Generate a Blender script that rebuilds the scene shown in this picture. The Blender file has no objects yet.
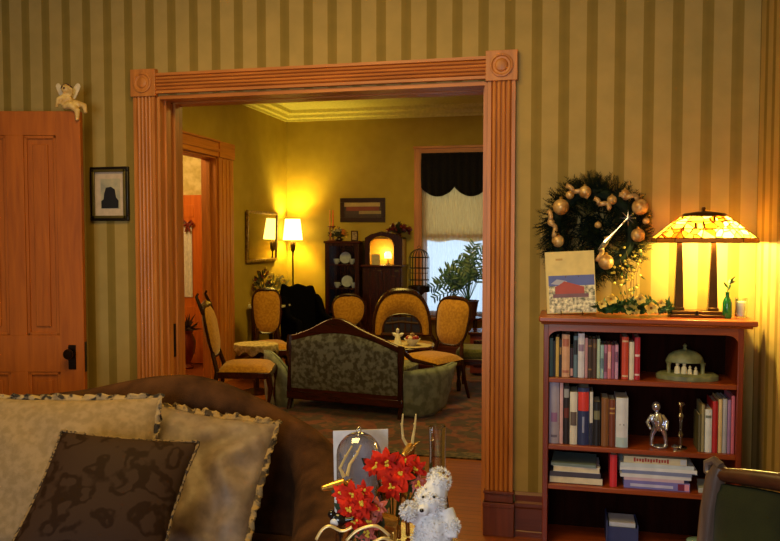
import bpy, bmesh, math, random
from mathutils import Vector, Matrix, noise
random.seed(7)
C = bpy.context.scene.collection
R = math.radians
PI = math.pi
# ------------------------------------------------------------------ camera, world, lights, exposure
F, YAW, PITCH, EYE = 770.0, R(13.0), R(2.71), 1.60
sc = bpy.context.scene
cam = bpy.data.objects.new('camera', bpy.data.cameras.new('camera')); C.objects.link(cam)
cam.data.sensor_width = 36.0; cam.data.lens = F/780*36.0; cam.data.clip_start = 0.05
cam.location = (0, 0, EYE); cam.rotation_euler = (R(90)-PITCH, 0, YAW)
sc.camera = cam
sc.view_settings.view_transform = 'Standard'; sc.view_settings.look = 'None'
sc.view_settings.exposure = 0.0; sc.view_settings.gamma = 1.0; sc.view_settings.use_curve_mapping = False
W = bpy.data.worlds.new('winter_daylight'); sc.world = W; W.use_nodes = True
W.node_tree.nodes['Background'].inputs[0].default_value = (0.62, 0.82, 1.0, 1)
W.node_tree.nodes['Background'].inputs[1].default_value = 1.7

def light(name, kind, loc, power, color, size=0.1, rot=(0,0,0), size_y=None, spread=None):
    d = bpy.data.lights.new(name, kind); d.energy = power; d.color = color
    if kind == 'AREA':
        d.size = size
        if size_y: d.shape = 'RECTANGLE'; d.size_y = size_y
        if spread: d.spread = spread
    else: d.shadow_soft_size = size
    o = bpy.data.objects.new(name, d); C.objects.link(o); o.location = loc; o.rotation_euler = rot
    return o
light('parlour_ceiling_fill', 'AREA', (-1.2, 2.1, 3.25), 66, (1.0, 0.66, 0.19), 1.3)  # unseen area light, added to brighten the papered wall
light('parlour_rear_fill', 'AREA', (-0.9, -2.25, 1.6), 92, (0.86, 0.94, 1.0), 1.6, (R(90), 0, 0), 1.5)  # unseen area light added behind the camera for daylight; no window modelled there
light('back_room_ceiling_fill', 'AREA', (-1.6, 7.0, 3.12), 58, (1.0, 0.68, 0.13), 0.9)  # unseen fill added to brighten the back room's walls
light('hall_fill', 'POINT', (-4.6, 7.2, 2.75), 75, (1.0, 0.62, 0.22), 0.12)  # unseen light added so the hall beyond the doorway is bright

# ------------------------------------------------------------------ pixel of the photograph -> point of the place
FW = Vector((-math.sin(YAW)*math.cos(PITCH), math.cos(YAW)*math.cos(PITCH), -math.sin(PITCH)))
RT = Vector((math.cos(YAW), math.sin(YAW), 0)); UP = RT.cross(FW)
EYEV = Vector((0, 0, EYE))
def ray(px, py): return FW + RT*((px-390)/F) + UP*((270.5-py)/F)
def atY(px, py, Y): r = ray(px, py); return EYEV + r*(Y/r.y)
def atX(px, py, X): r = ray(px, py); return EYEV + r*(X/r.x)
def atZ(px, py, Z): r = ray(px, py); return EYEV + r*((Z-EYE)/r.z)
def atD(px, py, D): return EYEV + ray(px, py)*D

# ------------------------------------------------------------------ materials
def lin(c):
    return tuple(((v/255)/12.92 if v/255 <= 0.04045 else ((v/255+0.055)/1.055)**2.4) for v in c) + (1,)
def newmat(name):
    m = bpy.data.materials.new(name); m.use_nodes = True
    nt = m.node_tree; return m, nt, nt.nodes['Principled BSDF']
def node(nt, t, **kw):
    n = nt.nodes.new(t)
    for k, v in kw.items(): setattr(n, k, v)
    return n
def ramp(nt, stops, src):
    r = node(nt, 'ShaderNodeValToRGB'); e = r.color_ramp.elements
    e[0].position, e[0].color = stops[0]; e[1].position, e[1].color = stops[-1]
    for p, c in stops[1:-1]: x = e.new(p); x.color = c
    nt.links.new(src, r.inputs[0]); return r.outputs[0]
def coords(nt, scale=(1,1,1), kind='Object'):
    tc = node(nt, 'ShaderNodeTexCoord'); mp = node(nt, 'ShaderNodeMapping'); mp.inputs['Scale'].default_value = scale
    nt.links.new(tc.outputs[kind], mp.inputs[0]); return mp.outputs[0]
MC = {}
def wood(name, c1, c2, axis='z', rough=0.35, grain=1.0, bump=0.1, spec=0.5):
    if name in MC: return MC[name]
    m, nt, b = newmat(name)
    s = {'x': (1.2, 14, 14), 'y': (14, 1.2, 14), 'z': (14, 14, 1.2)}[axis]
    v = coords(nt, tuple(q*grain for q in s))
    n = node(nt, 'ShaderNodeTexNoise'); n.inputs['Scale'].default_value = 2.2; n.inputs['Detail'].default_value = 6; n.inputs['Distortion'].default_value = 0.6
    nt.links.new(v, n.inputs['Vector'])
    col = ramp(nt, [(0.3, lin(c1)), (0.7, lin(c2))], n.outputs[0]); nt.links.new(col, b.inputs['Base Color'])
    b.inputs['Roughness'].default_value = rough; b.inputs['Specular IOR Level'].default_value = spec
    bp = node(nt, 'ShaderNodeBump'); bp.inputs['Strength'].default_value = bump; bp.inputs['Distance'].default_value = 0.004
    nt.links.new(n.outputs[0], bp.inputs['Height']); nt.links.new(bp.outputs[0], b.inputs['Normal'])
    MC[name] = m; return m
def cloth(name, c1, c2=None, scale=60, rough=0.9, sheen=0.3, bump=0.3, contrast=(0.4, 0.6), spec=0.2, detail=3):
    if name in MC: return MC[name]
    m, nt, b = newmat(name); c2 = c2 or c1
    n = node(nt, 'ShaderNodeTexNoise'); n.inputs['Scale'].default_value = scale; n.inputs['Detail'].default_value = detail
    nt.links.new(coords(nt), n.inputs['Vector'])
    nt.links.new(ramp(nt, [(contrast[0], lin(c1)), (contrast[1], lin(c2))], n.outputs[0]), b.inputs['Base Color'])
    b.inputs['Roughness'].default_value = rough; b.inputs['Sheen Weight'].default_value = sheen
    b.inputs['Specular IOR Level'].default_value = spec
    n2 = node(nt, 'ShaderNodeTexNoise'); n2.inputs['Scale'].default_value = 220; nt.links.new(coords(nt), n2.inputs['Vector'])
    bp = node(nt, 'ShaderNodeBump'); bp.inputs['Strength'].default_value = bump; bp.inputs['Distance'].default_value = 0.003
    nt.links.new(n2.outputs[0], bp.inputs['Height']); nt.links.new(bp.outputs[0], b.inputs['Normal'])
    MC[name] = m; return m
def plain(name, c, rough=0.5, metal=0.0, emit=0.0, ecol=None, trans=0.0, alpha=1.0, spec=0.5, c2=None, scale=30):
    if name in MC: return MC[name]
    m, nt, b = newmat(name)
    n = node(nt, 'ShaderNodeTexNoise'); n.inputs['Scale'].default_value = scale; nt.links.new(coords(nt), n.inputs['Vector'])
    cc = lin(c); c2 = lin(c2) if c2 else tuple(v*0.85 for v in cc[:3]) + (1,)
    nt.links.new(ramp(nt, [(0.35, c2), (0.65, cc)], n.outputs[0]), b.inputs['Base Color'])
    b.inputs['Roughness'].default_value = rough; b.inputs['Metallic'].default_value = metal
    b.inputs['Transmission Weight'].default_value = trans; b.inputs['Alpha'].default_value = alpha
    b.inputs['Specular IOR Level'].default_value = spec
    if emit: b.inputs['Emission Color'].default_value = lin(ecol or c); b.inputs['Emission Strength'].default_value = emit
    MC[name] = m; return m
def wallpaper(name, axis, phase, period=0.1375, base=(174,147,84), dark=(142,117,50)):
    m, nt, b = newmat(name)
    tc = node(nt, 'ShaderNodeTexCoord'); sp = node(nt, 'ShaderNodeSeparateXYZ'); nt.links.new(tc.outputs['Object'], sp.inputs[0])
    def mth(op, a, bb=0.0, cc=None):
        x = node(nt, 'ShaderNodeMath', operation=op)
        for i, q in enumerate((a, bb) if cc is None else (a, bb, cc)):
            if hasattr(q, 'links'): nt.links.new(q, x.inputs[i])
            else: x.inputs[i].default_value = q
        return x.outputs[0]
    t = mth('FRACT', mth('DIVIDE', mth('SUBTRACT', sp.outputs[axis], phase), period))
    c = ramp(nt, [(0.0, lin(base)), (0.295, lin(base)), (0.315, lin(dark)), (0.5, tuple(v*0.9 for v in lin(dark)[:3])+(1,)),
                  (0.685, lin(dark)), (0.705, lin(base)), (1.0, lin(base))], t)
    n = node(nt, 'ShaderNodeTexNoise'); n.inputs['Scale'].default_value = 9; n.inputs['Detail'].default_value = 5; nt.links.new(tc.outputs['Object'], n.inputs['Vector'])
    mx = node(nt, 'ShaderNodeMix', data_type='RGBA', blend_type='MULTIPLY'); mx.inputs[0].default_value = 0.5
    nt.links.new(c, mx.inputs[6]); nt.links.new(ramp(nt, [(0.3, (0.7,0.72,0.66,1)), (0.7, (1,0.97,0.92,1))], n.outputs[0]), mx.inputs[7])
    nt.links.new(mx.outputs[2], b.inputs['Base Color']); b.inputs['Roughness'].default_value = 0.75
    b.inputs['Specular IOR Level'].default_value = 0.25
    return m
def glassy(name, c=(0.95,0.97,1,1), rough=0.02, mix=0.75):
    # thin clear glass: mostly see-through with a sharp reflection
    if name in MC: return MC[name]
    m = bpy.data.materials.new(name); m.use_nodes = True; nt = m.node_tree; nt.nodes.clear()
    out = node(nt, 'ShaderNodeOutputMaterial'); t = node(nt, 'ShaderNodeBsdfTransparent'); t.inputs[0].default_value = c
    g = node(nt, 'ShaderNodeBsdfGlossy'); g.inputs['Roughness'].default_value = rough
    lw = node(nt, 'ShaderNodeLayerWeight'); lw.inputs[0].default_value = mix
    mx = node(nt, 'ShaderNodeMixShader'); nt.links.new(lw.outputs['Facing'], mx.inputs[0])
    nt.links.new(t.outputs[0], mx.inputs[1]); nt.links.new(g.outputs[0], mx.inputs[2]); nt.links.new(mx.outputs[0], out.inputs[0])
    MC[name] = m; return m

# ------------------------------------------------------------------ mesh helpers
def B(): return bmesh.new()
def box(bm, x0, x1, y0, y1, z0, z1, M=None):
    vs = [bm.verts.new(((M @ Vector(p)) if M else Vector(p))) for p in
          ((x0,y0,z0),(x1,y0,z0),(x1,y1,z0),(x0,y1,z0),(x0,y0,z1),(x1,y0,z1),(x1,y1,z1),(x0,y1,z1))]
    for f in ((3,2,1,0),(4,5,6,7),(0,1,5,4),(1,2,6,5),(2,3,7,6),(3,0,4,7)): bm.faces.new([vs[i] for i in f])
def frame_of(d):
    d = d.normalized(); a = Vector((0,0,1)) if abs(d.z) < 0.9 else Vector((1,0,0))
    u = d.cross(a).normalized(); return u, d.cross(u).normalized()
def tube(bm, pts, rad, seg=8, closed=False, cap=True):
    pts = [Vector(p) for p in pts]; n = len(pts)
    if not isinstance(rad, (list, tuple)): rad = [rad]*n
    rings = []; u = None
    for i, p in enumerate(pts):
        if closed: d = pts[(i+1) % n] - pts[i-1]
        else: d = pts[min(i+1, n-1)] - pts[max(i-1, 0)]
        if d.length < 1e-9: d = Vector((0,0,1))
        d.normalize()
        if u is None: u, v = frame_of(d)
        else:
            u = u - d*u.dot(d)
            if u.length < 1e-6: u, v = frame_of(d)
            u.normalize()
        v = d.cross(u)
        rings.append([bm.verts.new(p + (u*math.cos(2*PI*k/seg) + v*math.sin(2*PI*k/seg))*rad[i]) for k in range(seg)])
    for i in range(n if closed else n-1):
        a, b = rings[i], rings[(i+1) % n]
        for k in range(seg): bm.faces.new((a[k], a[(k+1) % seg], b[(k+1) % seg], b[k]))
    if cap and not closed:
        bm.faces.new(rings[0][::-1]); bm.faces.new(rings[-1])
def lathe(bm, prof, c=(0,0,0), seg=20, sx=1.0, sy=1.0, M=None):
    c = Vector(c); rings = []
    for r, z in prof:
        ring = []
        for k in range(seg):
            p = Vector((r*sx*math.cos(2*PI*k/seg), r*sy*math.sin(2*PI*k/seg), z))
            ring.append(bm.verts.new((M @ p if M else p) + c))
        rings.append(ring)
    for a, b in zip(rings, rings[1:]):
        for k in range(seg): bm.faces.new((a[k], a[(k+1) % seg], b[(k+1) % seg], b[k]))
    if prof[0][0] > 1e-5: bm.faces.new(rings[0][::-1])
    if prof[-1][0] > 1e-5: bm.faces.new(rings[-1])
    bmesh.ops.remove_doubles(bm, verts=[v for r_, (r, z) in zip(rings, prof) if r <= 1e-5 for v in r_], dist=1e-4)
def ell(bm, c, r, M=None, seg=14, rings=9):
    if not hasattr(r, '__len__'): r = (r, r, r)
    mat = Matrix.Translation(Vector(c)) @ (M or Matrix()) @ Matrix.Diagonal((r[0], r[1], r[2], 1))
    bmesh.ops.create_uvsphere(bm, u_segments=seg, v_segments=rings, radius=1, matrix=mat)
def grid(bm, f, nu, nv, closed_u=False):
    vs = [[bm.verts.new(f(i/nu, j/nv)) for j in range(nv+1)] for i in range(nu + (0 if closed_u else 1))]
    n = len(vs)
    for i in range(nu):
        a, b = vs[i], vs[(i+1) % n]
        for j in range(nv): bm.faces.new((a[j], b[j], b[j+1], a[j+1]))
    return vs
def prism(bm, pts, M, depth):
    # polygon in local xy of M, extruded along local z by depth
    a = [bm.verts.new(M @ Vector((x, y, 0))) for x, y in pts]; b = [bm.verts.new(M @ Vector((x, y, depth))) for x, y in pts]
    n = len(pts); bm.faces.new(a[::-1]); bm.faces.new(b)
    for i in range(n): bm.faces.new((a[i], a[(i+1) % n], b[(i+1) % n], b[i]))
def leaf(bm, p, d, nrm, ln, wd, bend=0.15, n=3):
    d = d.normalized(); s = d.cross(nrm).normalized(); nn = s.cross(d)
    L, Rr = [], []
    for i in range(n+1):
        t = i/n; w = wd*math.sin(PI*(0.08+0.9*t))**0.8*0.5; q = p + d*ln*t - nn*bend*ln*t*t
        L.append(bm.verts.new(q - s*w)); Rr.append(bm.verts.new(q + s*w))
    for i in range(n): bm.faces.new((L[i], Rr[i], Rr[i+1], L[i+1]))
def rdir():
    while True:
        v = Vector((random.uniform(-1,1), random.uniform(-1,1), random.uniform(-1,1)))
        if 0.05 < v.length < 1: return v.normalized()
def basis(o, x, y, z):
    return Matrix(((x[0],y[0],z[0],o[0]),(x[1],y[1],z[1],o[1]),(x[2],y[2],z[2],o[2]),(0,0,0,1)))
def facingM(o, nrm_dir='y'):
    # local x -> world x, local y -> world z, local z -> world -y (towards the camera side)
    return basis(o, (1,0,0), (0,0,1), (0,-1,0))

# ------------------------------------------------------------------ objects
def obj(name, bm, m, parent=None, smooth=True, bevel=0.0, label=None, sub=0, solid=0.0, remesh=0.0, kind=None, recalc=True):
    if recalc: bmesh.ops.recalc_face_normals(bm, faces=bm.faces)
    me = bpy.data.meshes.new(name); bm.to_mesh(me); bm.free()
    for mm in (m if isinstance(m, (list, tuple)) else [m]): me.materials.append(mm)
    o = bpy.data.objects.new(name, me); C.objects.link(o)
    if smooth:
        me.polygons.foreach_set('use_smooth', [True]*len(me.polygons))
        try: me.set_sharp_from_angle(angle=R(38))
        except Exception: pass
    if bevel:
        md = o.modifiers.new('bevel', 'BEVEL'); md.width = bevel; md.segments = 2; md.limit_method = 'ANGLE'; md.angle_limit = R(40)
    if solid:
        md = o.modifiers.new('solid', 'SOLIDIFY'); md.thickness = solid; md.offset = 0
    if remesh:
        md = o.modifiers.new('remesh', 'REMESH'); md.mode = 'VOXEL'; md.voxel_size = remesh; md.use_smooth_shade = True
        md = o.modifiers.new('smooth', 'SMOOTH'); md.iterations = 3
    if sub:
        md = o.modifiers.new('sub', 'SUBSURF'); md.levels = sub; md.render_levels = sub
    if parent is not None:
        o.parent = parent
        if parent.get('world_parts'):
            o.matrix_parent_inverse = (Matrix.Translation(parent.location) @ parent.rotation_euler.to_matrix().to_4x4()).inverted()
    if label: o['label'] = label
    if kind: o['kind'] = kind
    return o
def thing(name, label, cat, loc=(0,0,0), rz=0.0, group=None, world=True):
    o = bpy.data.objects.new(name, None); C.objects.link(o); o.empty_display_size = 0.1
    o.location = loc; o.rotation_euler = (0, 0, rz)
    o['label'] = label; o['category'] = cat
    if group: o['group'] = group
    if world: o['world_parts'] = 1
    return o
def tag(o, label, cat, group=None, kind=None):
    o['label'] = label; o['category'] = cat
    if group: o['group'] = group
    if kind: o['kind'] = kind
    return o
def struct(name, bm, m, smooth=False, bevel=0.0, parent=None, label=None):
    o = obj(name, bm, m, parent, smooth=smooth, bevel=bevel)
    if parent is None: o['kind'] = 'structure'
    if label: o['label'] = label
    return o
def dup(root, loc, rz, label=None, group=None):
    r = root.copy(); C.objects.link(r); r.location = loc; r.rotation_euler = (0, 0, rz)
    if label: r['label'] = label
    if group: r['group'] = group
    for ch in list(root.children):
        c = ch.copy(); C.objects.link(c); c.parent = r
        for g in list(ch.children):
            d = g.copy(); C.objects.link(d); d.parent = c
    return r
# ================================================================== THE SETTING
D0 = 4.08                      # face of the papered wall
TW = 0.26                      # its thickness
XL, XR = -3.42, atY(757, 200, D0).x
BX, BY, BZ = -3.61, 9.60, 3.20 # back room: left wall, back wall, ceiling
FZ = 3.35                      # front room ceiling
BXR = 0.75                     # back room right wall
ox0 = atY(135, 100, D0).x; ix0 = atY(158, 100, D0).x    # left casing, outer and inner
ix1 = atY(487, 100, D0).x; ox1 = atY(517, 100, D0).x
zt = atY(516, 51, D0).z        # top of the corner block
zi = atY(485, 82, D0).z        # underside of the header
oak = wood('oak_casing', (166, 100, 42), (202, 128, 56), 'z', 0.45)
oakh = wood('oak_header', (168, 98, 38), (204, 126, 52), 'x', 0.45)
redwood = wood('stained_baseboard', (84, 32, 12), (110, 48, 20), 'x', 0.4)
doorwood = wood('door_wood', (148, 76, 12), (174, 94, 18), 'z', 0.5, spec=0.3)
paper = wallpaper('striped_wallpaper', 0, atY(457.4, 20, D0).x + 0.5*0.1375)
paper_side = wallpaper('striped_wallpaper_side', 1, 0.03)
olive = plain('olive_wall_paint', (172, 146, 58), 0.8, spec=0.2, c2=(164, 138, 52), scale=5)
ceil_m = plain('cream_ceiling', (205, 196, 140), 0.85, spec=0.2)
cornice_m = plain('cornice_paint', (210, 196, 120), 0.6)

def floorboards(name, c1, c2, axis):
    m, nt, b = newmat(name)
    v = coords(nt, (1,1,1)); br = node(nt, 'ShaderNodeTexBrick')
    if axis == 'y':
        mp = node(nt, 'ShaderNodeMapping'); mp.inputs['Rotation'].default_value = (0,0,R(90)); nt.links.new(v, mp.inputs[0]); v = mp.outputs[0]
    nt.links.new(v, br.inputs['Vector']); br.inputs['Color1'].default_value = lin(c1); br.inputs['Color2'].default_value = lin(c2)
    br.inputs['Mortar'].default_value = lin((60, 28, 8)); br.inputs['Scale'].default_value = 1.0; br.inputs['Mortar Size'].default_value = 0.002
    br.inputs['Brick Width'].default_value = 1.6; br.inputs['Row Height'].default_value = 0.06
    n = node(nt, 'ShaderNodeTexNoise'); n.inputs['Scale'].default_value = 20; nt.links.new(v, n.inputs['Vector'])
    mx = node(nt, 'ShaderNodeMix', data_type='RGBA', blend_type='MULTIPLY'); mx.inputs[0].default_value = 0.35
    nt.links.new(br.outputs[0], mx.inputs[6]); nt.links.new(ramp(nt, [(0.3, (0.6,0.55,0.5,1)), (0.7, (1,1,1,1))], n.outputs[0]), mx.inputs[7])
    nt.links.new(mx.outputs[2], b.inputs['Base Color']); b.inputs['Roughness'].default_value = 0.4
    return m
fl = floorboards('oak_floorboards', (150, 78, 26), (132, 64, 20), 'x')
bm = B(); box(bm, -7.0, 1.2, -2.6, 10.0, -0.1, 0.0); struct('floor', bm, fl)
# papered wall with the wide opening
bm = B()
for a in ((XL, ix0, D0, D0+TW, 0, FZ), (ix1, XR, D0, D0+TW, 0, FZ), (ix0, ix1, D0, D0+TW, zi, FZ)): box(bm, *a)
struct('wall_front', bm, paper)
bm = B(); box(bm, XR, XR+0.15, -2.5, D0+TW, 0, FZ); struct('wall_right', bm, paper_side)
bm = B(); box(bm, XL-0.15, XL, -2.5, D0+TW, 0, FZ); struct('wall_left', bm, paper_side)
bm = B(); box(bm, XL-0.15, XR+0.15, -2.6, -2.5, 0, FZ); struct('wall_rear', bm, paper)
bm = B(); box(bm, XL-0.15, XR+0.15, -2.6, D0+TW, FZ, FZ+0.1); struct('ceiling', bm, ceil_m)
# back room shell; the left wall has a doorway, the back wall a window
dy1 = atX(217, 200, BX).y; dy0 = dy1-1.28; dz = atX(217, 157, BX).z
wx0, wx1 = atY(422, 200, BY).x, atY(422, 200, BY).x+0.84; wz0, wz1 = 0.55, atY(430, 155, BY).z
y0 = D0+TW
bm = B(); box(bm, BX-0.16, BX, y0, dy0, 0, BZ); box(bm, BX-0.16, BX, dy1, BY+0.15, 0, BZ); box(bm, BX-0.16, BX, dy0, dy1, dz, BZ)
struct('wall_back_room_left', bm, olive)
bm = B(); box(bm, BX, wx0, BY, BY+0.15, 0, BZ); box(bm, wx1, BXR, BY, BY+0.15, 0, BZ); box(bm, wx0, wx1, BY, BY+0.15, 0, wz0); box(bm, wx0, wx1, BY, BY+0.15, wz1, BZ)
struct('wall_back', bm, olive)
bm = B(); box(bm, BXR, BXR+0.15, y0, BY+0.15, 0, BZ); struct('wall_back_room_right', bm, olive)
bm = B(); box(bm, BX-0.16, BXR+0.15, y0, BY+0.15, BZ, BZ+0.1); struct('ceiling_back_room', bm, ceil_m)
bm = B(); box(bm, BX, ix0, y0-0.0005, y0+0.004, 0, BZ); box(bm, ix1, BXR, y0-0.0005, y0+0.004, 0, BZ); box(bm, ix0, ix1, y0-0.0005, y0+0.004, zi, BZ)
struct('wall_back_room_near', bm, olive)
# cornice: stepped cove along the three far walls
zc = atX(286, 122, BX).z
prof = [(0, zc), (0.02, zc), (0.025, zc+0.025), (0.05, zc+0.04), (0.06, zc+0.075), (0.10, zc+0.095), (0.11, BZ), (0, BZ)]
def sweep_line(bm, prof, p0, p1, inward):
    a = [bm.verts.new(Vector((p0[0]+inward[0]*u, p0[1]+inward[1]*u, z))) for u, z in prof]
    b = [bm.verts.new(Vector((p1[0]+inward[0]*u, p1[1]+inward[1]*u, z))) for u, z in prof]
    n = len(prof); bm.faces.new(a); bm.faces.new(b[::-1])
    for i in range(n): bm.faces.new((a[i], a[(i+1) % n], b[(i+1) % n], b[i]))
bm = B(); sweep_line(bm, prof, (BX, y0+0.01), (BX, BY), (1, 0)); struct('trim_cornice_left', bm, cornice_m)
bm = B(); sweep_line(bm, prof, (BX, BY), (BXR, BY), (0, -1)); struct('trim_cornice_back', bm, cornice_m)

# fluted casings
def fluted(bm, x0, x1, yf, z0, z1, dep=0.03, horizontal=False, n=4):
    # cross-section across the width: raised edges and n reeds with grooves between
    w = x1-x0; pts = [(0, 0), (0, dep)]
    e = 0.13*w; pts += [(e, dep), (e+0.004, dep*0.62)]
    rw = (w-2*e-0.008)/n
    for k in range(n):
        s = e+0.004+k*rw
        for q in range(7):
            a = PI*q/6; pts.append((s+rw*(0.5-0.46*math.cos(a)), dep*0.55+dep*0.5*math.sin(a)))
    pts += [(w-e-0.004, dep*0.62), (w-e, dep), (w, dep), (w, 0)]
    if not horizontal:
        a = [bm.verts.new((x0+u, yf-d, z0)) for u, d in pts]; b = [bm.verts.new((x0+u, yf-d, z1)) for u, d in pts]
    else:
        a = [bm.verts.new((z0, yf-d, x0+u)) for u, d in pts]; b = [bm.verts.new((z1, yf-d, x0+u)) for u, d in pts]
    n_ = len(pts); bm.faces.new(a); bm.faces.new(b[::-1])
    for i in range(n_): bm.faces.new((a[i], a[(i+1) % n_], b[(i+1) % n_], b[i]))
zb = atY(515, 490, D0).z       # top of the plinth
bs = 0.0
hz0, hz1 = zi, zt-0.012
def corner_block(bm, x0, x1, z0, z1, y):
    box(bm, x0, x1, y-0.042, y, z0, z1)
    M = basis(((x0+x1)/2, y-0.042, (z0+z1)/2), (1,0,0), (0,0,1), (0,-1,0)); w = (x1-x0)/2
    lathe(bm, [(0.74*w, -0.002), (0.74*w, 0.008), (0.62*w, 0.010), (0.56*w, 0.003), (0.42*w, 0.002), (0.36*w, 0.010), (0.2*w, 0.013), (0.0, 0.014)], (0,0,0), 28, M=M)
def plinth(bm, x0, x1, y, zt_):
    box(bm, x0-0.004, x1+0.004, y-0.05, y, 0, zt_-0.06); box(bm, x0+0.002, x1-0.002, y-0.040, y, zt_-0.06, zt_-0.012)
    box(bm, x0-0.006, x1+0.006, y-0.054, y, zt_-0.085, zt_-0.06); box(bm, x0-0.003, x1+0.003, y-0.048, y, zt_-0.014, zt_)
for nm, xa, xb in (('left', ox0, ix0), ('right', ix1, ox1)):
    bm = B(); fluted(bm, xa+0.006, xb-0.006, D0, zb, hz0); struct('trim_casing_'+nm, bm, oak)
    bm = B(); corner_block(bm, xa-0.004, xb+0.004, hz0-0.003, zt, D0); struct('trim_corner_block_'+nm, bm, oak, bevel=0.002)
    bm = B(); plinth(bm, xa, xb, D0, zb); struct('trim_plinth_'+nm, bm, wood('plinth_wood', (90, 38, 14), (118, 54, 24), 'z', 0.38), bevel=0.003)
bm = B(); fluted(bm, hz0+0.012, hz1-0.012, D0, ix0, ix1, horizontal=True); struct('trim_header', bm, oakh)
# jamb lining with stops and the pocket-door slot
bm = B()
for s, x in ((1, ix0), (-1, ix1)):
    def bx(u0, u1, ya, yb): box(bm, min(x+s*u0, x+s*u1), max(x+s*u0, x+s*u1), ya, yb, 0, zi)
    bx(-0.002, 0.012, D0-0.004, D0+0.10); bx(-0.002, 0.012, D0+0.155, D0+TW+0.004); bx(0.012, 0.024, D0+0.05, D0+0.10); bx(0.012, 0.024, D0+0.155, D0+0.20)
struct('trim_jamb_lining', bm, oak)
bm = B(); box(bm, ix0+0.012, ix1-0.012, D0-0.004, D0+0.105, zi-0.018, zi+0.004); box(bm, ix0+0.012, ix1-0.012, D0+0.15, D0+TW+0.004, zi-0.018, zi+0.004)
struct('trim_head_lining', bm, oakh)
# pocket door: only its edge shows in the slot of the left jamb
t = thing('pocket_door', 'edge of a wooden sliding pocket door in the slot of the left jamb', 'door', (ix0, D0+0.128, 0))
bm = B(); box(bm, ix0-0.004, ix0+0.013, D0+0.106, D0+0.150, 0.01, zi-0.02); obj('door_leaf', bm, oak, t, bevel=0.002)
bm = B(); za = atY(176, 376, D0+0.13).z; zbb = atY(176, 348, D0+0.13).z; box(bm, ix0+0.012, ix0+0.016, D0+0.112, D0+0.144, 0.86, 1.06); obj('lock_plate', bm, plain('dark_bronze', (40, 26, 14), 0.35, 0.8), t, label='dark metal lock plate')
# baseboards
bprof = [(0, 0), (0.024, 0), (0.024, 0.03), (0.02, 0.035), (0.02, 0.16), (0.024, 0.17), (0.024, 0.19), (0.014, 0.20), (0.016, 0.235), (0.006, 0.25), (0, 0.25)]
bprof = [(u, z*zb/0.25*0.98) for u, z in bprof]
bm = B(); sweep_line(bm, bprof, (ox1+0.006, D0), (XR, D0), (0, -1)); struct('baseboard_front_right', bm, redwood)
bm = B(); sweep_line(bm, bprof, (XL, D0), (ox0-0.006, D0), (0, -1)); struct('baseboard_front_left', bm, redwood)
bm = B(); sweep_line(bm, bprof, (XR, -2.5), (XR, D0), (-1, 0)); struct('baseboard_right', bm, wood('stained_baseboard_y', (84, 32, 12), (110, 48, 20), 'y', 0.4))
bm = B(); sweep_line(bm, bprof, (BX, BY), (BXR, BY), (0, -1)); struct('baseboard_back', bm, redwood)
bm = B(); sweep_line(bm, bprof, (BX, dy1+0.16), (BX, BY), (1, 0)); struct('baseboard_back_room_left', bm, MC['stained_baseboard_y'])
# doorway in the back room's left wall, with casing
oakY = wood('oak_casing_y', (166, 96, 34), (200, 122, 46), 'y', 0.45)
cw = atX(232, 250, BX).y - dy1
bm = B()
for ya, yb in ((dy1, dy1+cw), (dy0-cw, dy0)):
    box(bm, BX-0.001, BX+0.026, ya, yb, 0, dz); 
    for q in (0.25, 0.5, 0.75): yy = ya+(yb-ya)*q; box(bm, BX+0.02, BX+0.034, yy-0.012, yy+0.012, 0.2, dz-0.02)
box(bm, BX-0.17, BX+0.002, dy1-0.02, dy1+0.001, 0, dz); box(bm, BX-0.17, BX+0.002, dy0-0.001, dy0+0.02, 0, dz)
box(bm, BX-0.11, BX-0.07, dy1-0.034, dy1-0.018, 0, dz-0.02)
struct('door_1', bm, oak, bevel=0.002)
bm = B(); box(bm, BX-0.17, BX+0.002, dy0, dy1, dz-0.02, dz+0.001); box(bm, BX-0.001, BX+0.028, dy0, dy1, dz, dz+0.15); box(bm, BX-0.001, BX+0.040, dy0, dy1, dz+0.05, dz+0.08); box(bm, BX-0.001, BX+0.046, dy0-cw-0.01, dy1, dz+0.15, dz+0.17)
for ya, yb in ((dy1, dy1+cw), (dy0-cw, dy0)): box(bm, BX-0.001, BX+0.042, ya-0.005, yb+0.01, dz-0.004, dz+0.165)
struct('trim_doorway_head', bm, oakY, bevel=0.002)
# hall beyond
HX, HY = -6.2, 8.70
cream = plain('hall_wallpaper', (214, 200, 150), 0.8, spec=0.2, c2=(186, 170, 112), scale=12)
bm = B(); box(bm, HX, BX-0.16, HY, HY+0.1, 0, BZ); struct('wall_hall_end', bm, cream)
bm = B(); box(bm, HX-0.1, HX, y0, HY+0.1, 0, BZ); struct('wall_hall_side', bm, cream)
bm = B(); box(bm, HX-0.1, BX-0.16, y0-0.1, y0, 0, BZ); struct('wall_hall_near', bm, cream)
bm = B(); box(bm, HX-0.1, BX-0.16, y0-0.1, HY+0.1, BZ, BZ+0.1); struct('ceiling_hall', bm, ceil_m)
# ================================================================== FRONT ROOM
gold = plain('antique_gold', (214, 172, 84), 0.3, 0.85, c2=(150, 104, 40), scale=50)
brass = plain('dark_brass', (92, 62, 28), 0.35, 0.9)
bronze = MC['dark_bronze']
white_gl = plain('white_glaze', (232, 228, 214), 0.35)
silver = plain('silver_glass', (200, 205, 225), 0.12, 0.9)
clear = glassy('clear_glass')
walnut = wood('dark_walnut', (38, 16, 8), (66, 28, 12), 'z', 0.3)
walnutx = wood('dark_walnut_x', (38, 16, 8), (66, 28, 12), 'x', 0.3)
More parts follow.
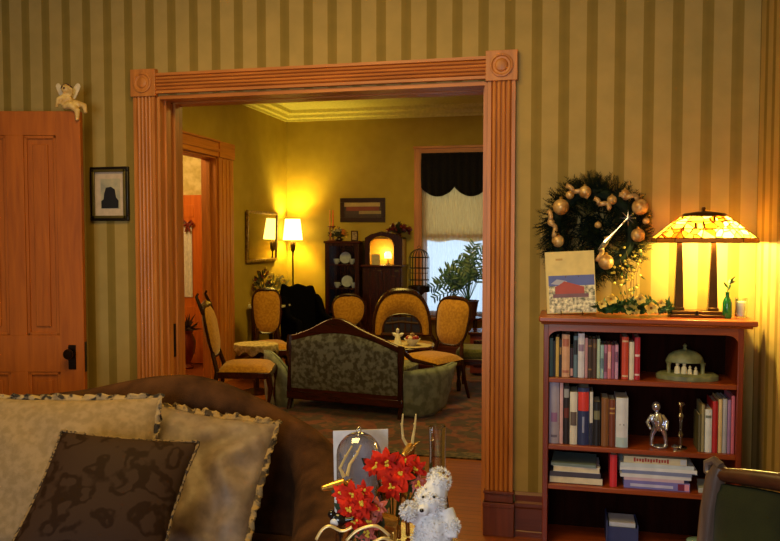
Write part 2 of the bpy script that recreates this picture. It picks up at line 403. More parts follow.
# ---- open door at the left, latch side towards us
lt = atD(82, 234, 4.35); tdir = Vector((-math.cos(YAW), -math.sin(YAW), 0)); nrm = Vector((math.sin(YAW), -math.cos(YAW), 0))
ltop = atD(82, 112, 4.35).z; lw = (lt.x - XL - 0.02)/math.cos(YAW)
Md = basis((lt.x, lt.y, 0), tdir, (0,0,1), nrm)     # local: x away from latch, y up, z towards the camera
t = thing('panel_door', 'tall orange-brown panelled door standing open at the left, latch edge beside the small framed photo', 'door', (lt.x, lt.y, 0))
t['world_parts'] = 1
def mbox(bm, u0, u1, v0, v1, w0, w1): box(bm, u0, u1, v0, v1, w0, w1, M=Md)
st = 0.138
rails = [(0.02, 0.24), (0.905-0.09, 0.905+0.12), (ltop-0.135, ltop)]
def door_panels(z0, z1): return [(st, lw/2-0.05, z0, z1), (lw/2+0.05, lw-st, z0, z1)]
bm = B()
for u0, u1 in ((0, st), (lw-st, lw)): mbox(bm, u0, u1, 0.02, ltop, -0.038, 0.0)
for v0, v1 in rails: mbox(bm, st-0.001, lw-st+0.001, v0, v1, -0.038, -0.0006)
for v0, v1 in ((0.24, 0.815), (1.025, ltop-0.135)): mbox(bm, lw/2-0.05, lw/2+0.05, v0-0.001, v1+0.001, -0.038, -0.0009)
obj('door_frame', bm, doorwood, t, bevel=0.002)
for v0, v1, n in ((0.24, 0.60, 0), (0.60, 0.60, 0), (1.025, ltop-0.135, 1)):
    if v0 == v1: continue
    if n == 0: v1 = 0.815
    for u0, u1 in ((st, lw/2-0.05), (lw/2+0.05, lw-st)):
        bm = B(); mbox(bm, u0-0.004, u1+0.004, v0-0.004, v1+0.004, -0.030, -0.016); mbox(bm, u0+0.05, u1-0.05, v0+0.05, v1-0.05, -0.032, -0.006)
        for a in ((u0, u0+0.018, v0, v1), (u1-0.018, u1, v0, v1), (u0, u1, v0, v0+0.018), (u0, u1, v1-0.018, v1)): mbox(bm, *a, -0.030, -0.005)
        obj('door_panel', bm, doorwood, t, bevel=0.003)
kz = atD(66, 356, 4.33).z; ku = 0.068
bm = B(); mbox(bm, ku-0.022, ku+0.022, kz-0.085, kz+0.055, 0.0, 0.005); hw = obj('lock_plate', bm, bronze, t, bevel=0.003, label='dark bronze lock plate')
bm = B(); lathe(bm, [(0.012, 0), (0.010, 0.03), (0.028, 0.042), (0.031, 0.055), (0.026, 0.068), (0, 0.072)], (0,0,0), 20, M=basis(Md @ Vector((ku, kz+0.01, 0.005)), (1,0,0), (0,0,1), nrm)); obj('door_knob', bm, bronze, hw, label='dark round door knob')
bm = B(); mbox(bm, -0.003, 0.0, kz-0.10, kz+0.07, -0.032, -0.006); obj('latch_plate', bm, bronze, t)
for hz in (0.3, 1.2, ltop-0.25):
    bm = B(); p = Md @ Vector((lw+0.006, hz, -0.019)); lathe(bm, [(0.008, -0.05), (0.008, 0.05)], p, 10); obj('hinge', bm, bronze, t)
# ---- cherub ornament leaning on the top corner of the door
o0 = Md @ Vector((0.07, ltop, -0.019)); k = 1.0
def dl(u, v, w=0): return Md @ Vector((0.07-u, ltop+v, -0.019+w))   # u to the right, v up, w to the camera
bm = B()
tube(bm, [dl(-0.035, 0.035), dl(-0.012, 0.062), dl(0.015, 0.085)], [0.028, 0.034, 0.026], 10)       # torso
ell(bm, dl(-0.004, 0.122, 0.012), 0.029)                                     # head
tube(bm, [dl(-0.012, 0.09, 0.01), dl(-0.045, 0.065, 0.03), dl(-0.060, 0.02, 0.02)], [0.014, 0.011, 0.009], 8)
tube(bm, [dl(0.02, 0.09, 0.01), dl(0.03, 0.12, 0.03), dl(0.01, 0.135, 0.035)], [0.012, 0.010, 0.008], 8)
tube(bm, [dl(-0.02, 0.035, 0.0), dl(0.03, 0.03, 0.03), dl(0.062, 0.0, 0.03), dl(0.062, -0.055, 0.036)], [0.024, 0.024, 0.018, 0.009], 8)
tube(bm, [dl(-0.02, 0.03, 0.01), dl(0.045, 0.045, 0.01), dl(0.095, 0.03, 0.012), dl(0.10, -0.012, 0.01)], [0.024, 0.022, 0.017, 0.010], 8)
t = thing('cherub_ornament', 'small cream winged cherub ornament perched on the top corner of the open door', 'ornament', o0)
obj('body', bm, plain('cream_resin', (222, 190, 118), 0.5, c2=(190, 150, 78)), t, remesh=0.005)
for s in (-1, 1):
    bm = B(); base = dl(-0.01, 0.085, -0.02)
    pts = []
    f = lambda u, v, s=s: dl(-0.012+s*(0.015+0.055*u)*1.0, 0.085+0.07*math.sin(PI*0.55*u+0.3)*u + (v-0.5)*0.075*math.sin(PI*(0.15+0.85*u))**0.7, -0.022-0.01*u)
    grid(bm, f, 8, 5); obj('wing', bm, plain('pale_wing', (214, 196, 160), 0.55), t, solid=0.006)
bm = B()
for a in range(26):
    d = rdir(); d.z = abs(d.z); ell(bm, dl(-0.004, 0.122, 0.010)+d*0.024, 0.009, seg=6, rings=4)
obj('hair', bm, plain('dark_hair', (70, 34, 22), 0.7), t)
# ---- small framed photograph on the papered wall
def framed(name, label, px0, py0, px1, py1, Y, fw, fm, paint, dep=0.022, mat=None, rail=None, cat='picture', group=None):
    a, b = atY(px0, (py0+py1)/2, Y), atY(px1, (py0+py1)/2, Y); c = atY((px0+px1)/2, py0, Y); d = atY((px0+px1)/2, py1, Y)
    x0, x1, z1, z0 = a.x, b.x, c.z, d.z
    t = thing(name, label, cat, ((x0+x1)/2, Y, z0), group=group)
    bm = B()
    for q in ((x0, x1, z0, z0+fw), (x0, x1, z1-fw, z1), (x0, x0+fw, z0+fw, z1-fw), (x1-fw, x1, z0+fw, z1-fw)): box(bm, q[0], q[1], Y-dep, Y-0.001, q[2], q[3])
    obj('frame', bm, fm, t, bevel=0.004)
    if rail:
        bm = B(); r = fw*0.55
        for q in ((x0+r, x1-r, z0+r, z0+fw+0.003), (x0+r, x1-r, z1-fw-0.003, z1-r), (x0+r, x0+fw+0.003, z0+r, z1-r), (x1-fw-0.003, x1-r, z0+r, z1-r)): box(bm, q[0], q[1], Y-dep-0.004, Y-dep+0.003, q[2], q[3])
        obj('inner_rail', bm, rail, t, bevel=0.002)
    bm = B(); box(bm, x0+fw*0.7, x1-fw*0.7, Y-dep*0.5, Y-dep*0.35, z0+fw*0.7, z1-fw*0.7); obj('mat_board' if mat else 'canvas', bm, mat or paint, t)
    return t, (x0+fw, x1-fw, z0+fw, z1-fw, Y-dep*0.5)
black_fr = plain('black_frame', (20, 14, 8), 0.35); ivory = plain('ivory_mat', (205, 180, 150), 0.7)
t, (x0, x1, z0, z1, y) = framed('framed_photograph', 'small dark-framed photograph with pale mat hanging on the striped wall beside the doorway', 92, 167, 130, 221, D0, 0.028, black_fr, None, mat=ivory, rail=plain('olive_gold_frame', (118, 104, 52), 0.35, 0.6))
def photo_mat(name, stops, scale=30):
    m, nt, b = newmat(name); n = node(nt, 'ShaderNodeTexNoise'); n.inputs['Scale'].default_value = scale; n.inputs['Detail'].default_value = 4
    nt.links.new(coords(nt), n.inputs['Vector']); nt.links.new(ramp(nt, [(p, lin(c)) for p, c in stops], n.outputs[0]), b.inputs['Base Color']); b.inputs['Roughness'].default_value = 0.5
    return m
w, h = x1-x0, z1-z0
bm = B(); box(bm, x0+w*0.2, x0+w*0.85, y-0.002, y+0.001, z0+h*0.17, z0+h*0.84); pr = obj('print', bm, photo_mat('grey_print', [(0.3, (150,146,126)), (0.6, (190,176,140))], 14), t)
bm = B(); My = basis((x0, y-0.003, z0), (1,0,0), (0,0,1), (0,-1,0))
prism(bm, [(w*x_, h*z_) for x_, z_ in ((0.22,0.18),(0.8,0.18),(0.8,0.35),(0.72,0.42),(0.68,0.6),(0.55,0.66),(0.38,0.64),(0.32,0.5),(0.3,0.38),(0.22,0.34))], My, 0.001); obj('dark_building', bm, plain('print_black', (22, 20, 20), 0.6), pr)

# ---- bookcase
YF, YB_ = 3.76, 4.055; bzt = atY(545, 316, YF).z
bx0, bx1 = atY(543, 400, YF).x, atY(743, 400, YF).x
sz = [atY(549, 541, YF).z-0.02, atY(545, 484, YF).z, atY(548, 444.6, YF).z, atY(549, 377.6, YF).z]    # shelf tops
cherry = wood('cherry_bookcase', (96, 32, 10), (128, 50, 18), 'z', 0.3)
cherryx = wood('cherry_bookcase_x', (120, 50, 16), (154, 72, 26), 'x', 0.3)
t = thing('bookcase', 'low reddish cherry-wood bookcase filled with books, under the wreath and the stained-glass lamp', 'bookcase', ((bx0+bx1)/2, (YF+YB_)/2, 0))
bm = B(); box(bm, bx0-0.022, bx1+0.052, YF-0.03, YB_, bzt-0.026, bzt); box(bm, bx0-0.012, bx1+0.035, YF-0.018, YB_, bzt-0.038, bzt-0.026); obj('top', bm, cherryx, t, bevel=0.006)
for xa, xb in ((bx0, bx0+0.026), (bx1-0.026, bx1)):
    bm = B(); box(bm, xa, xb, YF, YB_, 0.0, bzt-0.038); obj('side_panel', bm, cherry, t, bevel=0.003)
bm = B(); box(bm, bx0+0.02, bx1-0.02, YB_-0.012, YB_-0.004, 0.02, bzt-0.03); obj('back_panel', bm, wood('shaded_back_panel', (24, 8, 4), (38, 13, 7), 'z', 0.95, spec=0.04), t)  # colour darkened to carry the shade deep in the shelves
for z in sz:
    bm = B(); box(bm, bx0+0.025, bx1-0.025, YF+0.006, YB_-0.01, z-0.024, z); obj('shelf', bm, cherryx, t, bevel=0.003)
bm = B(); x_ = lambda u: u
pts = [(bx0+0.02, bzt-0.03), (bx0+0.02, bzt-0.105)] + [(bx0+0.026+0.05*(1-math.cos(a*PI/12)), bzt-0.105+0.035*math.sin(a*PI/12)) for a in range(1, 7)]
pts += [(bx1-0.026-0.05*(1-math.cos(a*PI/12)), bzt-0.105+0.035*math.sin(a*PI/12)) for a in range(6, 0, -1)] + [(bx1-0.02, bzt-0.105), (bx1-0.02, bzt-0.03)]
prism(bm, [(x, z) for x, z in pts], basis((0, YF+0.02, 0), (1,0,0), (0,0,1), (0,-1,0)), 0.019); obj('apron', bm, cherryx, t, smooth=False)
bm = B(); box(bm, bx0+0.02, bx1-0.02, YF+0.004, YF+0.022, 0.0, sz[0]-0.02); obj('toe_board', bm, cherryx, t)

# ---- books
def bookmat(c, rough=0.5): return plain('cover_%d_%d_%d' % c, c, rough, scale=16)
pagem = plain('page_block', (222, 212, 186), 0.8)
def book(px0, px1, ytop, zb, col, label, group, dep=0.16, yoff=0.028, band=None, lean=0.0, cap=None):
    Y = YF+yoff
    xa, xb = atY(px0, ytop, Y).x, atY(px1, ytop, Y).x; zt_ = atY((px0+px1)/2, ytop, Y).z
    xa += 0.0008; xb -= 0.0008; w = xb-xa; h = zt_-zb-0.001
    t = thing('book', label, 'book', ((xa+xb)/2, Y, zb+0.001), lean and 0, group)
    t['world_parts'] = 0; t.rotation_euler = (0, lean, 0)
    bm = B(); c = 0.0022
    box(bm, -w/2, -w/2+c, 0.003, dep, 0, h); box(bm, w/2-c, w/2, 0.003, dep, 0, h)
    # rounded spine
    a = []; n = 6
    pr_ = [(-w/2 + w*i/n, 0.004-0.18*w*math.sin(PI*i/n)) for i in range(n+1)] + [(w/2, 0.008), (-w/2, 0.008)]
    prism(bm, pr_, basis((0,0,0), (1,0,0), (0,1,0), (0,0,1)), h)
    obj('cover', bm, bookmat(col), t, smooth=False)
    bm = B(); box(bm, -w/2+c, w/2-c, 0.008, dep-0.004, 0.003, h-0.004); obj('pages', bm, pagem, t, smooth=False)
    for bn in (band or []):
        z0_, z1_, cc = bn[0], bn[1], bn[2]; wf = bn[3] if len(bn) > 3 else 0.9
        bm = B(); pr2 = [(x*wf, y_-0.0009) for x, y_ in pr_[:n+1]] + [(w/2*wf, 0.006), (-w/2*wf, 0.006)]
        prism(bm, pr2, basis((0,0,h*z0_), (1,0,0), (0,1,0), (0,0,1)), h*(z1_-z0_)); obj('spine_label', bm, bookmat(cc), t, smooth=False)
    return t
G1, G2, G3 = 'books standing on the top shelf', 'books standing on the second shelf', 'books on the third shelf'
z = sz[3]; L = 'on the top shelf'
for a in [
 (549, 553.2, 338, (52, 84, 86), 'slim dark teal book against the left side of the top shelf', None),
 (553.4, 555.6, 341, (30, 30, 34), 'very thin black book between the teal and yellow ones on the top shelf', None),
 (555.8, 559.2, 337, (206, 172, 84), 'thin mustard yellow book near the left end of the top shelf', None),
 (559.4, 561.8, 340, (34, 26, 28), 'thin dark book between the yellow and peach-coloured books', [(0.6, 0.8, (150, 120, 70))]),
 (562, 570, 334.5, (214, 166, 132), 'wide peach-coloured book on the top shelf', [(0.72, 0.9, (180, 110, 90)), (0.1, 0.16, (180, 110, 90))]),
 (570.3, 573.6, 348, (48, 30, 44), 'short dark plum book right of the wide peach one', [(0.05, 0.3, (196, 150, 150))]),
 (573.8, 578, 336, (96, 124, 140), 'slate blue book left of the tall white one, top shelf', [(0.55, 0.9, (30, 34, 46))]),
 (578.2, 584.8, 333.5, (214, 212, 222), 'tallest white book on the top shelf', [(0.6, 0.75, (150, 130, 160))]),
 (585, 588, 338, (188, 138, 146), 'thin dusty pink book right of the tall white one', None),
 (588.2, 592.5, 339, (62, 44, 34), 'dark brown book with ruled bands, left of its near twin, top shelf', [(0.8, 0.84, (150, 110, 60)), (0.2, 0.24, (150, 110, 60))]),
 (592.7, 597, 339.5, (78, 54, 40), 'dark brown book directly left of the pale green one, top shelf', [(0.78, 0.9, (110, 84, 50))]),
 (597.2, 600.4, 339, (176, 200, 178), 'thin pale green book on the top shelf', None),
 (600.6, 604, 345, (150, 186, 190), 'short light teal paperback on the top shelf', [(0.3, 0.6, (100, 130, 150))]),
 (604.2, 607.5, 345, (168, 112, 150), 'short mauve paperback beside the light teal one', [(0.2, 0.75, (120, 70, 100))]),
 (607.7, 611.6, 345, (206, 120, 132), 'short rose paperback in the middle of the pink ones', [(0.3, 0.8, (230, 180, 180))]),
 (611.8, 615, 345.5, (150, 84, 120), 'short magenta paperback between rose and lilac ones', None),
 (615.2, 618.6, 345, (196, 150, 184), 'short lilac paperback at the right end of the paperbacks', [(0.5, 0.8, (120, 80, 120))]),
 (622, 629, 337, (200, 70, 42), 'orange-red book right of the gap on the top shelf', [(0.06, 0.1, (220, 190, 150)), (0.88, 0.92, (220, 190, 150))]),
 (629.4, 634.4, 342, (222, 214, 196), 'cream book between the orange-red and crimson books', None),
 (634.8, 640.5, 337.5, (176, 24, 44), 'tall crimson book at the right end of the top shelf row', [(0.55, 0.6, (230, 200, 200)), (0.1, 0.14, (230, 200, 200))]),
]: book(a[0], a[1], a[2], z, a[3], a[4], G1, band=a[5])
z = sz[2]
for a in [
 (549.5, 559.4, 381.5, (168, 162, 186), 'tall thick grey-lavender book at the left end of the second shelf', [(0.35, 0.5, (150, 110, 160)), (0.1, 0.14, (110, 104, 130))], 0.19),
 (559.8, 563.4, 383, (220, 178, 186), 'thin pale pink book beside the thick grey-lavender one', None, 0.19),
 (563.8, 569.6, 386, (40, 34, 40), 'dark book with a grey top on the second shelf', [(0.8, 0.95, (160, 164, 170)), (0.45, 0.62, (110, 50, 46))], 0.16),
 (570, 577.6, 392, (224, 220, 208), 'white book with a black lower band on the second shelf', [(0.36, 0.62, (104, 92, 90))], 0.16),
 (578, 589.4, 388, (44, 56, 104), 'thick dark blue book with a big red patch on its spine', [(0.60, 0.93, (214, 60, 52), 0.96), (0.22, 0.5, (150, 160, 200), 0.5)], 0.17),
 (589.8, 593.2, 392, (214, 210, 204), 'thin white book right of the blue and red one', [(0.0, 0.42, (40, 44, 70), 1.0)], 0.15),
 (593.6, 600.6, 402, (28, 26, 30), 'black book with grey lettering band on the second shelf', [(0.6, 0.8, (120, 120, 90))], 0.15),
 (601.5, 609, 398.5, (132, 86, 44), 'tan brown book with rounded spine on the second shelf', None, 0.15),
 (609.3, 615.6, 400, (118, 58, 34), 'reddish brown leather book left of the white one with an emblem', [(0.8, 0.83, (190, 150, 80)), (0.7, 0.73, (190, 150, 80))], 0.15),
 (616, 628.5, 398, (214, 216, 222), 'thick white book with small black emblem on its spine', [(0.0, 0.2, (176, 200, 206), 0.95)], 0.16),
 (698.5, 701.5, 415, (92, 86, 52), 'short olive book at the left of the right-hand group, second shelf', None, 0.14),
 (701.8, 705, 405, (150, 140, 96), 'khaki book second from the left in the right-hand group', None, 0.15),
 (705.3, 712.4, 409.5, (216, 222, 220), 'white book in the right-hand group, second shelf', [(0.8, 0.86, (120, 130, 120))], 0.15),
 (712.8, 718.4, 401.5, (178, 32, 30), 'red book right of the white one, right-hand group', None, 0.16),
 (718.8, 722.8, 399.5, (216, 190, 132), 'cream yellow book right of the red one, right-hand group', None, 0.16),
 (723.1, 727.6, 399, (176, 178, 186), 'pale grey book in the right-hand group, second shelf', None, 0.16),
 (727.9, 731.4, 400, (160, 124, 172), 'lilac book second from the right end of the second shelf', None, 0.16),
 (731.7, 735.2, 396, (210, 110, 130), 'tall pink book against the right side of the second shelf', None, 0.18),
]: book(a[0], a[1], a[2], z, a[3], a[4], G2, band=a[5], dep=a[6])
# emblem on the white book
Y = YF+0.028; p = atY(622, 424, Y)
bm = B(); My = basis((p.x, Y-0.0035, p.z), (1,0,0), (0,0,1), (0,-1,0)); prism(bm, [(-0.011,-0.006),(0.011,-0.006),(0.009,0.0),(0.003,0.002),(0.004,0.012),(-0.003,0.013),(-0.004,0.003),(-0.010,0.0)], My, 0.0015)
wb = [o for o in C.objects if o.get('label', '').startswith('thick white book with small')][0]
e = obj('emblem', bm, bookmat((24, 24, 30)), wb); e.matrix_parent_inverse = Matrix.Translation(wb.location).inverted()
# third shelf: lying pile at the left, red book, lying pile at the right
def flat_book(px0, px1, y0_, y1_, col, label, group, Y=None, dep=0.2, paper=False, rz=0.0, band=None, z0=None):
    Y = Y or YF+0.03; a = atY(px0, y1_, Y); b = atY(px1, y1_, Y); zlo = z0 if z0 is not None else a.z; h = atY(px0, y0_, Y).z - atY(px0, y1_, Y).z
    w = b.x-a.x
    t = thing('book', label, 'book', ((a.x+b.x)/2, Y+dep/2, zlo), rz, group); t['world_parts'] = 0
    c = min(0.0022, h*0.2); bm = B(); box(bm, -w/2, w/2, -dep/2, dep/2, 0, c); box(bm, -w/2, w/2, -dep/2, dep/2, h-c, h)
    if not paper: box(bm, -w/2, w/2, -dep/2-0.001, -dep/2+0.003, 0, h)
    obj('cover', bm, bookmat(col), t, smooth=False)
    bm = B(); box(bm, -w/2+0.003, w/2-0.003, -dep/2+0.003 if not paper else -dep/2+0.001, dep/2-0.003, c, h-c); obj('pages', bm, pagem, t, smooth=False)
    for (u0, u1, v0, v1, cc) in (band or []):
        bm = B(); box(bm, -w/2+w*u0, -w/2+w*u1, -dep/2-0.0022, -dep/2-0.0005, h*v0, h*v1); obj('spine_label', bm, bookmat(cc), t, smooth=False)
    return t, zlo+h
z = sz[1]
_, zz = flat_book(549, 603, 477, 484, (44, 44, 52), 'black ring-bound book at the bottom of the left pile, third shelf', G3, dep=0.21, paper=True, z0=z+0.001)
_, zz = flat_book(549, 600, 473, 477.5, (70, 66, 84), 'thin dark plum book in the left pile on the third shelf', G3, z0=zz, rz=0.03)
_, zz = flat_book(553, 600, 466, 471.5, (206, 208, 220), 'white paper-covered book near the top of the left pile', G3, z0=zz, dep=0.19, paper=True)
_, zz = flat_book(552, 597, 463, 466, (120, 140, 140), 'thin grey-green folder on top of the left pile', G3, z0=zz, rz=-0.05)
book(610, 617.3, 455, z, (212, 48, 58), 'red book standing between the two lying piles on the third shelf', G3, dep=0.17)
zz = z+0.001
marks = [(0.16+0.044*i, 0.16+0.044*i+0.03, 0.3 if i % 3 else 0.22, 0.72 if i % 4 else 0.85, (170, 50, 36)) for i in range(13)]
for i, (p0, p1, ya, yb, col, lab, bd) in enumerate([
 (624, 690, 481, 489, (120, 116, 190), 'violet-blue book at the bottom of the right pile, third shelf', [(0.1, 0.75, 0.25, 0.6, (190, 190, 226)), (0.82, 0.92, 0.1, 0.9, (120, 24, 60)), (0.92, 0.99, 0.1, 0.9, (220, 150, 180))]),
 (624, 684, 478.5, 481.5, (206, 180, 200), 'thin pinkish book in the right pile just above the violet one', None),
 (620, 691, 475, 478.5, (218, 220, 226), 'thin white book in the lower part of the right pile', None),
 (622, 692, 472.3, 475, (124, 136, 178), 'thin blue book in the right pile', None),
 (620, 697, 467, 471, (222, 226, 232), 'widest white book in the right pile', [(0.02, 0.98, 0.05, 0.2, (104, 116, 170))]),
 (620, 694, 463, 467, (200, 214, 224), 'pale blue-grey book just under the cream one in the right pile', None),
 (624, 687, 456.5, 463, (218, 206, 166), 'cream book with red lettering on top of the right pile', marks + [(0.9, 0.99, 0.1, 0.9, (200, 206, 214))]),
]): _, zz = flat_book(p0, p1, ya, yb, col, lab, G3, dep=0.2, z0=zz, rz=(i % 3-1)*0.012, band=bd)
flat_book(700, 717, 489, 494, (178, 184, 178), 'small pale grey book lying alone at the right of the third shelf', G3, dep=0.14, z0=z+0.001, rz=-0.1)
# bottom compartment
z = sz[0]
t = thing('magazine_box', 'blue and white box file in the bottom compartment of the bookcase', 'box', (atY(622, 540, YF+0.07).x, YF+0.13, z+0.001)); t['world_parts'] = 0
hb = atY(605, 523, YF+0.07).z-z
bm = B(); box(bm, -0.075, -0.069, -0.08, 0.09, 0, hb*1.0+0.02); box(bm, 0.07, 0.075, -0.06, 0.09, 0, hb); box(bm, -0.07, 0.07, -0.06, -0.055, 0, hb*0.85); box(bm, -0.07, 0.07, 0.085, 0.09, 0, hb); box(bm, -0.07, 0.07, -0.06, 0.09, 0, 0.004)
obj('case', bm, bookmat((50, 60, 110)), t)
bm = B(); box(bm, -0.06, 0.062, -0.045, 0.08, 0.004, hb*1.02); obj('papers', bm, bookmat((206, 208, 220)), t)
t = thing('round_tin', 'pale teal round tin at the right of the bottom compartment', 'tin', (atY(700, 540, YF+0.05).x, YF+0.11, z+0.001)); t['world_parts'] = 0
bm = B(); lathe(bm, [(0.05, 0), (0.05, 0.03)], seg=24); obj('tin_body', bm, bookmat((120, 160, 150)), t)
bm = B(); lathe(bm, [(0.052, 0.025), (0.052, 0.04), (0.04, 0.046), (0, 0.048)], seg=24); obj('lid', bm, bookmat((150, 190, 176)), t)
# nativity / covered dish ornament on the top shelf
z = sz[3]; p = atY(687, 380, YF+0.12)
t = thing('stable_ornament', 'grey-green ceramic domed stable ornament with tiny white figures on the top shelf', 'ornament', (p.x, YF+0.12, z+0.001)); t['world_parts'] = 0
gg = plain('grey_green_ceramic', (128, 132, 88), 0.5, c2=(90, 94, 60), scale=20)
bm = B(); lathe(bm, [(0.142, 0), (0.142, 0.02), (0.125, 0.030), (0, 0.034)], (0,0,0), 30, sx=1.0, sy=0.6); obj('base', bm, gg, t)
bm = B(); lathe(bm, [(0.078, 0.082), (0.088, 0.080), (0.086, 0.092), (0.074, 0.114), (0.052, 0.130), (0.022, 0.139), (0, 0.141)], (-0.012, 0, 0), 24, sy=0.62); obj('roof', bm, gg, t)
bm = B(); lathe(bm, [(0.0, 0.135), (0.012, 0.136), (0.006, 0.15), (0.011, 0.158), (0.0, 0.17)], (-0.012, 0, 0), 10); obj('finial', bm, gg, t)
for px_ in (-0.088, 0.064):
    bm = B(); lathe(bm, [(0.014, 0.028), (0.009, 0.035), (0.009, 0.07), (0.014, 0.082)], (px_, -0.035, 0), 10); obj('pillar', bm, gg, t)
for i, (u, s) in enumerate(((-0.05, 1.0), (-0.02, 1.0), (0.005, 0.8), (0.03, 0.75))):
    bm = B(); lathe(bm, [(0.015*s, 0.03), (0.012*s, 0.05*s+0.01), (0.006*s, 0.055*s+0.012), (0.009*s, 0.062*s+0.012), (0.0, 0.075*s+0.012)], (u, -0.04-0.005*i, 0), 10); obj('figurine', bm, plain('white_bisque', (200, 196, 170), 0.6), t)
# silver figure and glass candlestick on the second shelf
z = sz[2]; p = atY(659, 440, YF+0.06)
t = thing('silver_figurine', 'shiny silver and crystal figurine on the second shelf', 'figurine', (p.x, YF+0.07, z+0.001)); t['world_parts'] = 0
bm = B(); k = 0.22
lathe(bm, [(0.035, 0), (0.035, 0.008), (0.015, 0.014)], (0.005,0,0), 14)
tube(bm, [(0.035, 0, 0.005), (0.028, 0, 0.06), (0.012, 0, 0.105)], [0.008, 0.011, 0.018], 8); tube(bm, [(-0.035, 0, 0.005), (-0.03, 0, 0.06), (-0.008, 0, 0.11)], [0.008, 0.011, 0.018], 8)
tube(bm, [(0, 0, 0.09), (-0.006, 0, 0.13), (-0.008, 0, 0.165)], [0.024, 0.034, 0.016], 10); tube(bm, [(-0.03, 0, 0.155), (-0.055, -0.01, 0.12), (-0.04, -0.03, 0.09)], [0.012, 0.010, 0.008], 7)
tube(bm, [(0.012, 0, 0.155), (0.036, -0.01, 0.125), (0.03, -0.03, 0.09)], [0.012, 0.010, 0.008], 7); ell(bm, (-0.014, 0, 0.195), (0.022, 0.022, 0.026))
obj('figure', bm, silver, t, remesh=0.004)
bm = B(); ell(bm, (0.0, -0.028, 0.10), (0.02, 0.012, 0.018)); ell(bm, (-0.02, -0.03, 0.14), 0.013); obj('crystal', bm, clear, t)
p = atY(681, 440, YF+0.06)
t = thing('glass_candlestick', 'tall slender glass candlestick right of the silver figurine', 'candlestick', (p.x, YF+0.08, z+0.001)); t['world_parts'] = 0
bm = B(); lathe(bm, [(0.032, 0), (0.03, 0.006), (0.01, 0.014), (0.006, 0.05), (0.014, 0.065), (0.006, 0.08), (0.008, 0.14), (0.015, 0.155), (0.006, 0.17), (0.01, 0.2), (0.02, 0.21), (0.014, 0.222), (0, 0.222)], seg=18); obj('stem', bm, clear, t)
p = atY(676, 440, YF+0.04)
t = thing('crystal_dish', 'tiny sparkling crystal dish in front of the glass candlestick', 'dish', (p.x-0.004, YF+0.028, z+0.001)); t['world_parts'] = 0
bm = B(); lathe(bm, [(0.010, 0), (0.008, 0.006), (0.018, 0.016), (0.016, 0.022), (0.0, 0.012)], seg=8); obj('bowl', bm, silver, t)

# ---- wreath on the wall
wc = atY(593, 231, D0-0.06); rw = 0.19
t = thing('wreath', 'dark evergreen Christmas wreath with gold baubles hanging on the striped wall above the bookcase', 'wreath', (wc.x, D0-0.03, wc.z))
dk = plain('dark_needles', (20, 34, 14), 0.7, c2=(8, 18, 8), spec=0.2)
bm = B()
tube(bm, [wc + Vector((rw*math.cos(a*PI/18), 0, rw*math.sin(a*PI/18))) for a in range(36)], 0.03, 8, closed=True)
for i in range(820):
    a = random.uniform(0, 2*PI); rr = rw*random.uniform(0.38, 1.2) if random.random() < 0.75 else rw*random.uniform(0.8, 1.3)
    base = wc + Vector((rw*math.cos(a), 0, rw*math.sin(a)))
    out = Vector((math.cos(a+random.gauss(0.5, 0.5)), 0, math.sin(a+random.gauss(0.5, 0.5))))*(1 if random.random() < 0.62 else -1)
    out.y = random.uniform(-0.55, 0.05); out.normalize(); ln = random.uniform(0.07, 0.115); u, v = frame_of(out)
    tube(bm, [base, base+out*ln], [0.003, 0.001], 3, cap=False)
    for j in range(9):
        q = base+out*ln*(0.25+0.75*j/8)
        for s in (-1, 1):
            dd = (out*0.8 + u*s*0.8 + v*random.uniform(-0.6, 0.6)).normalized()
            leaf(bm, q, dd, v, 0.02, 0.0045, 0.1, 2)
for v in bm.verts: v.co.y = min(v.co.y, D0-0.003)
for i in range(240):
    a = random.uniform(0, 2*PI); rr = rw*random.uniform(0.02, 0.55); base = wc + Vector((rr*math.cos(a), 0.02, rr*math.sin(a))); out = rdir(); out.y *= 0.4; out.normalize(); u, v = frame_of(out)
    tube(bm, [base, base+out*0.07], [0.003, 0.001], 3, cap=False)
    for j in range(8):
        for s in (-1, 1): leaf(bm, base+out*0.07*j/8, (out*0.8+u*s*0.8).normalized(), v, 0.02, 0.005, 0.1, 2)
for v in bm.verts: v.co.y = min(v.co.y, D0-0.003)
obj('foliage', bm, dk, t, kind='stuff', recalc=False)
cream_b = plain('cream_gold_bauble', (214, 178, 112), 0.35, 0.25, c2=(170, 120, 60)); 
for px_, py_, r in ((561, 207, 0.034), (640, 207, 0.033), (638, 235, 0.028), (558, 241, 0.026), (606, 262, 0.032), (585, 192, 0.026), (612, 200, 0.020), (570, 195, 0.018), (625, 194, 0.02), (598, 225, 0.014), (575, 258, 0.024), (551, 222, 0.016), (646, 221, 0.014)):
    p = atY(px_, py_, D0-0.105); r *= 1.2; bm = B(); ell(bm, p, r, seg=18, rings=12); b_ = obj('bauble', bm, cream_b, t)
    bm = B(); lathe(bm, [(r*0.22, 0), (r*0.22, r*0.3), (0, r*0.34)], p+Vector((0, 0, r*0.95)), 8); obj('bauble_cap', bm, gold, b_)
def ribbon(bm, pts, wdt, up=Vector((0, -1, 0))):
    pts = [Vector(p) for p in pts]; L_ = []
    for i, p in enumerate(pts):
        d = (pts[min(i+1, len(pts)-1)]-pts[max(i-1, 0)]).normalized(); s = d.cross(up).normalized()*wdt*0.5
        L_.append((bm.verts.new(p-s), bm.verts.new(p+s)))
    for a, b in zip(L_, L_[1:]): bm.faces.new((a[0], a[1], b[1], b[0]))
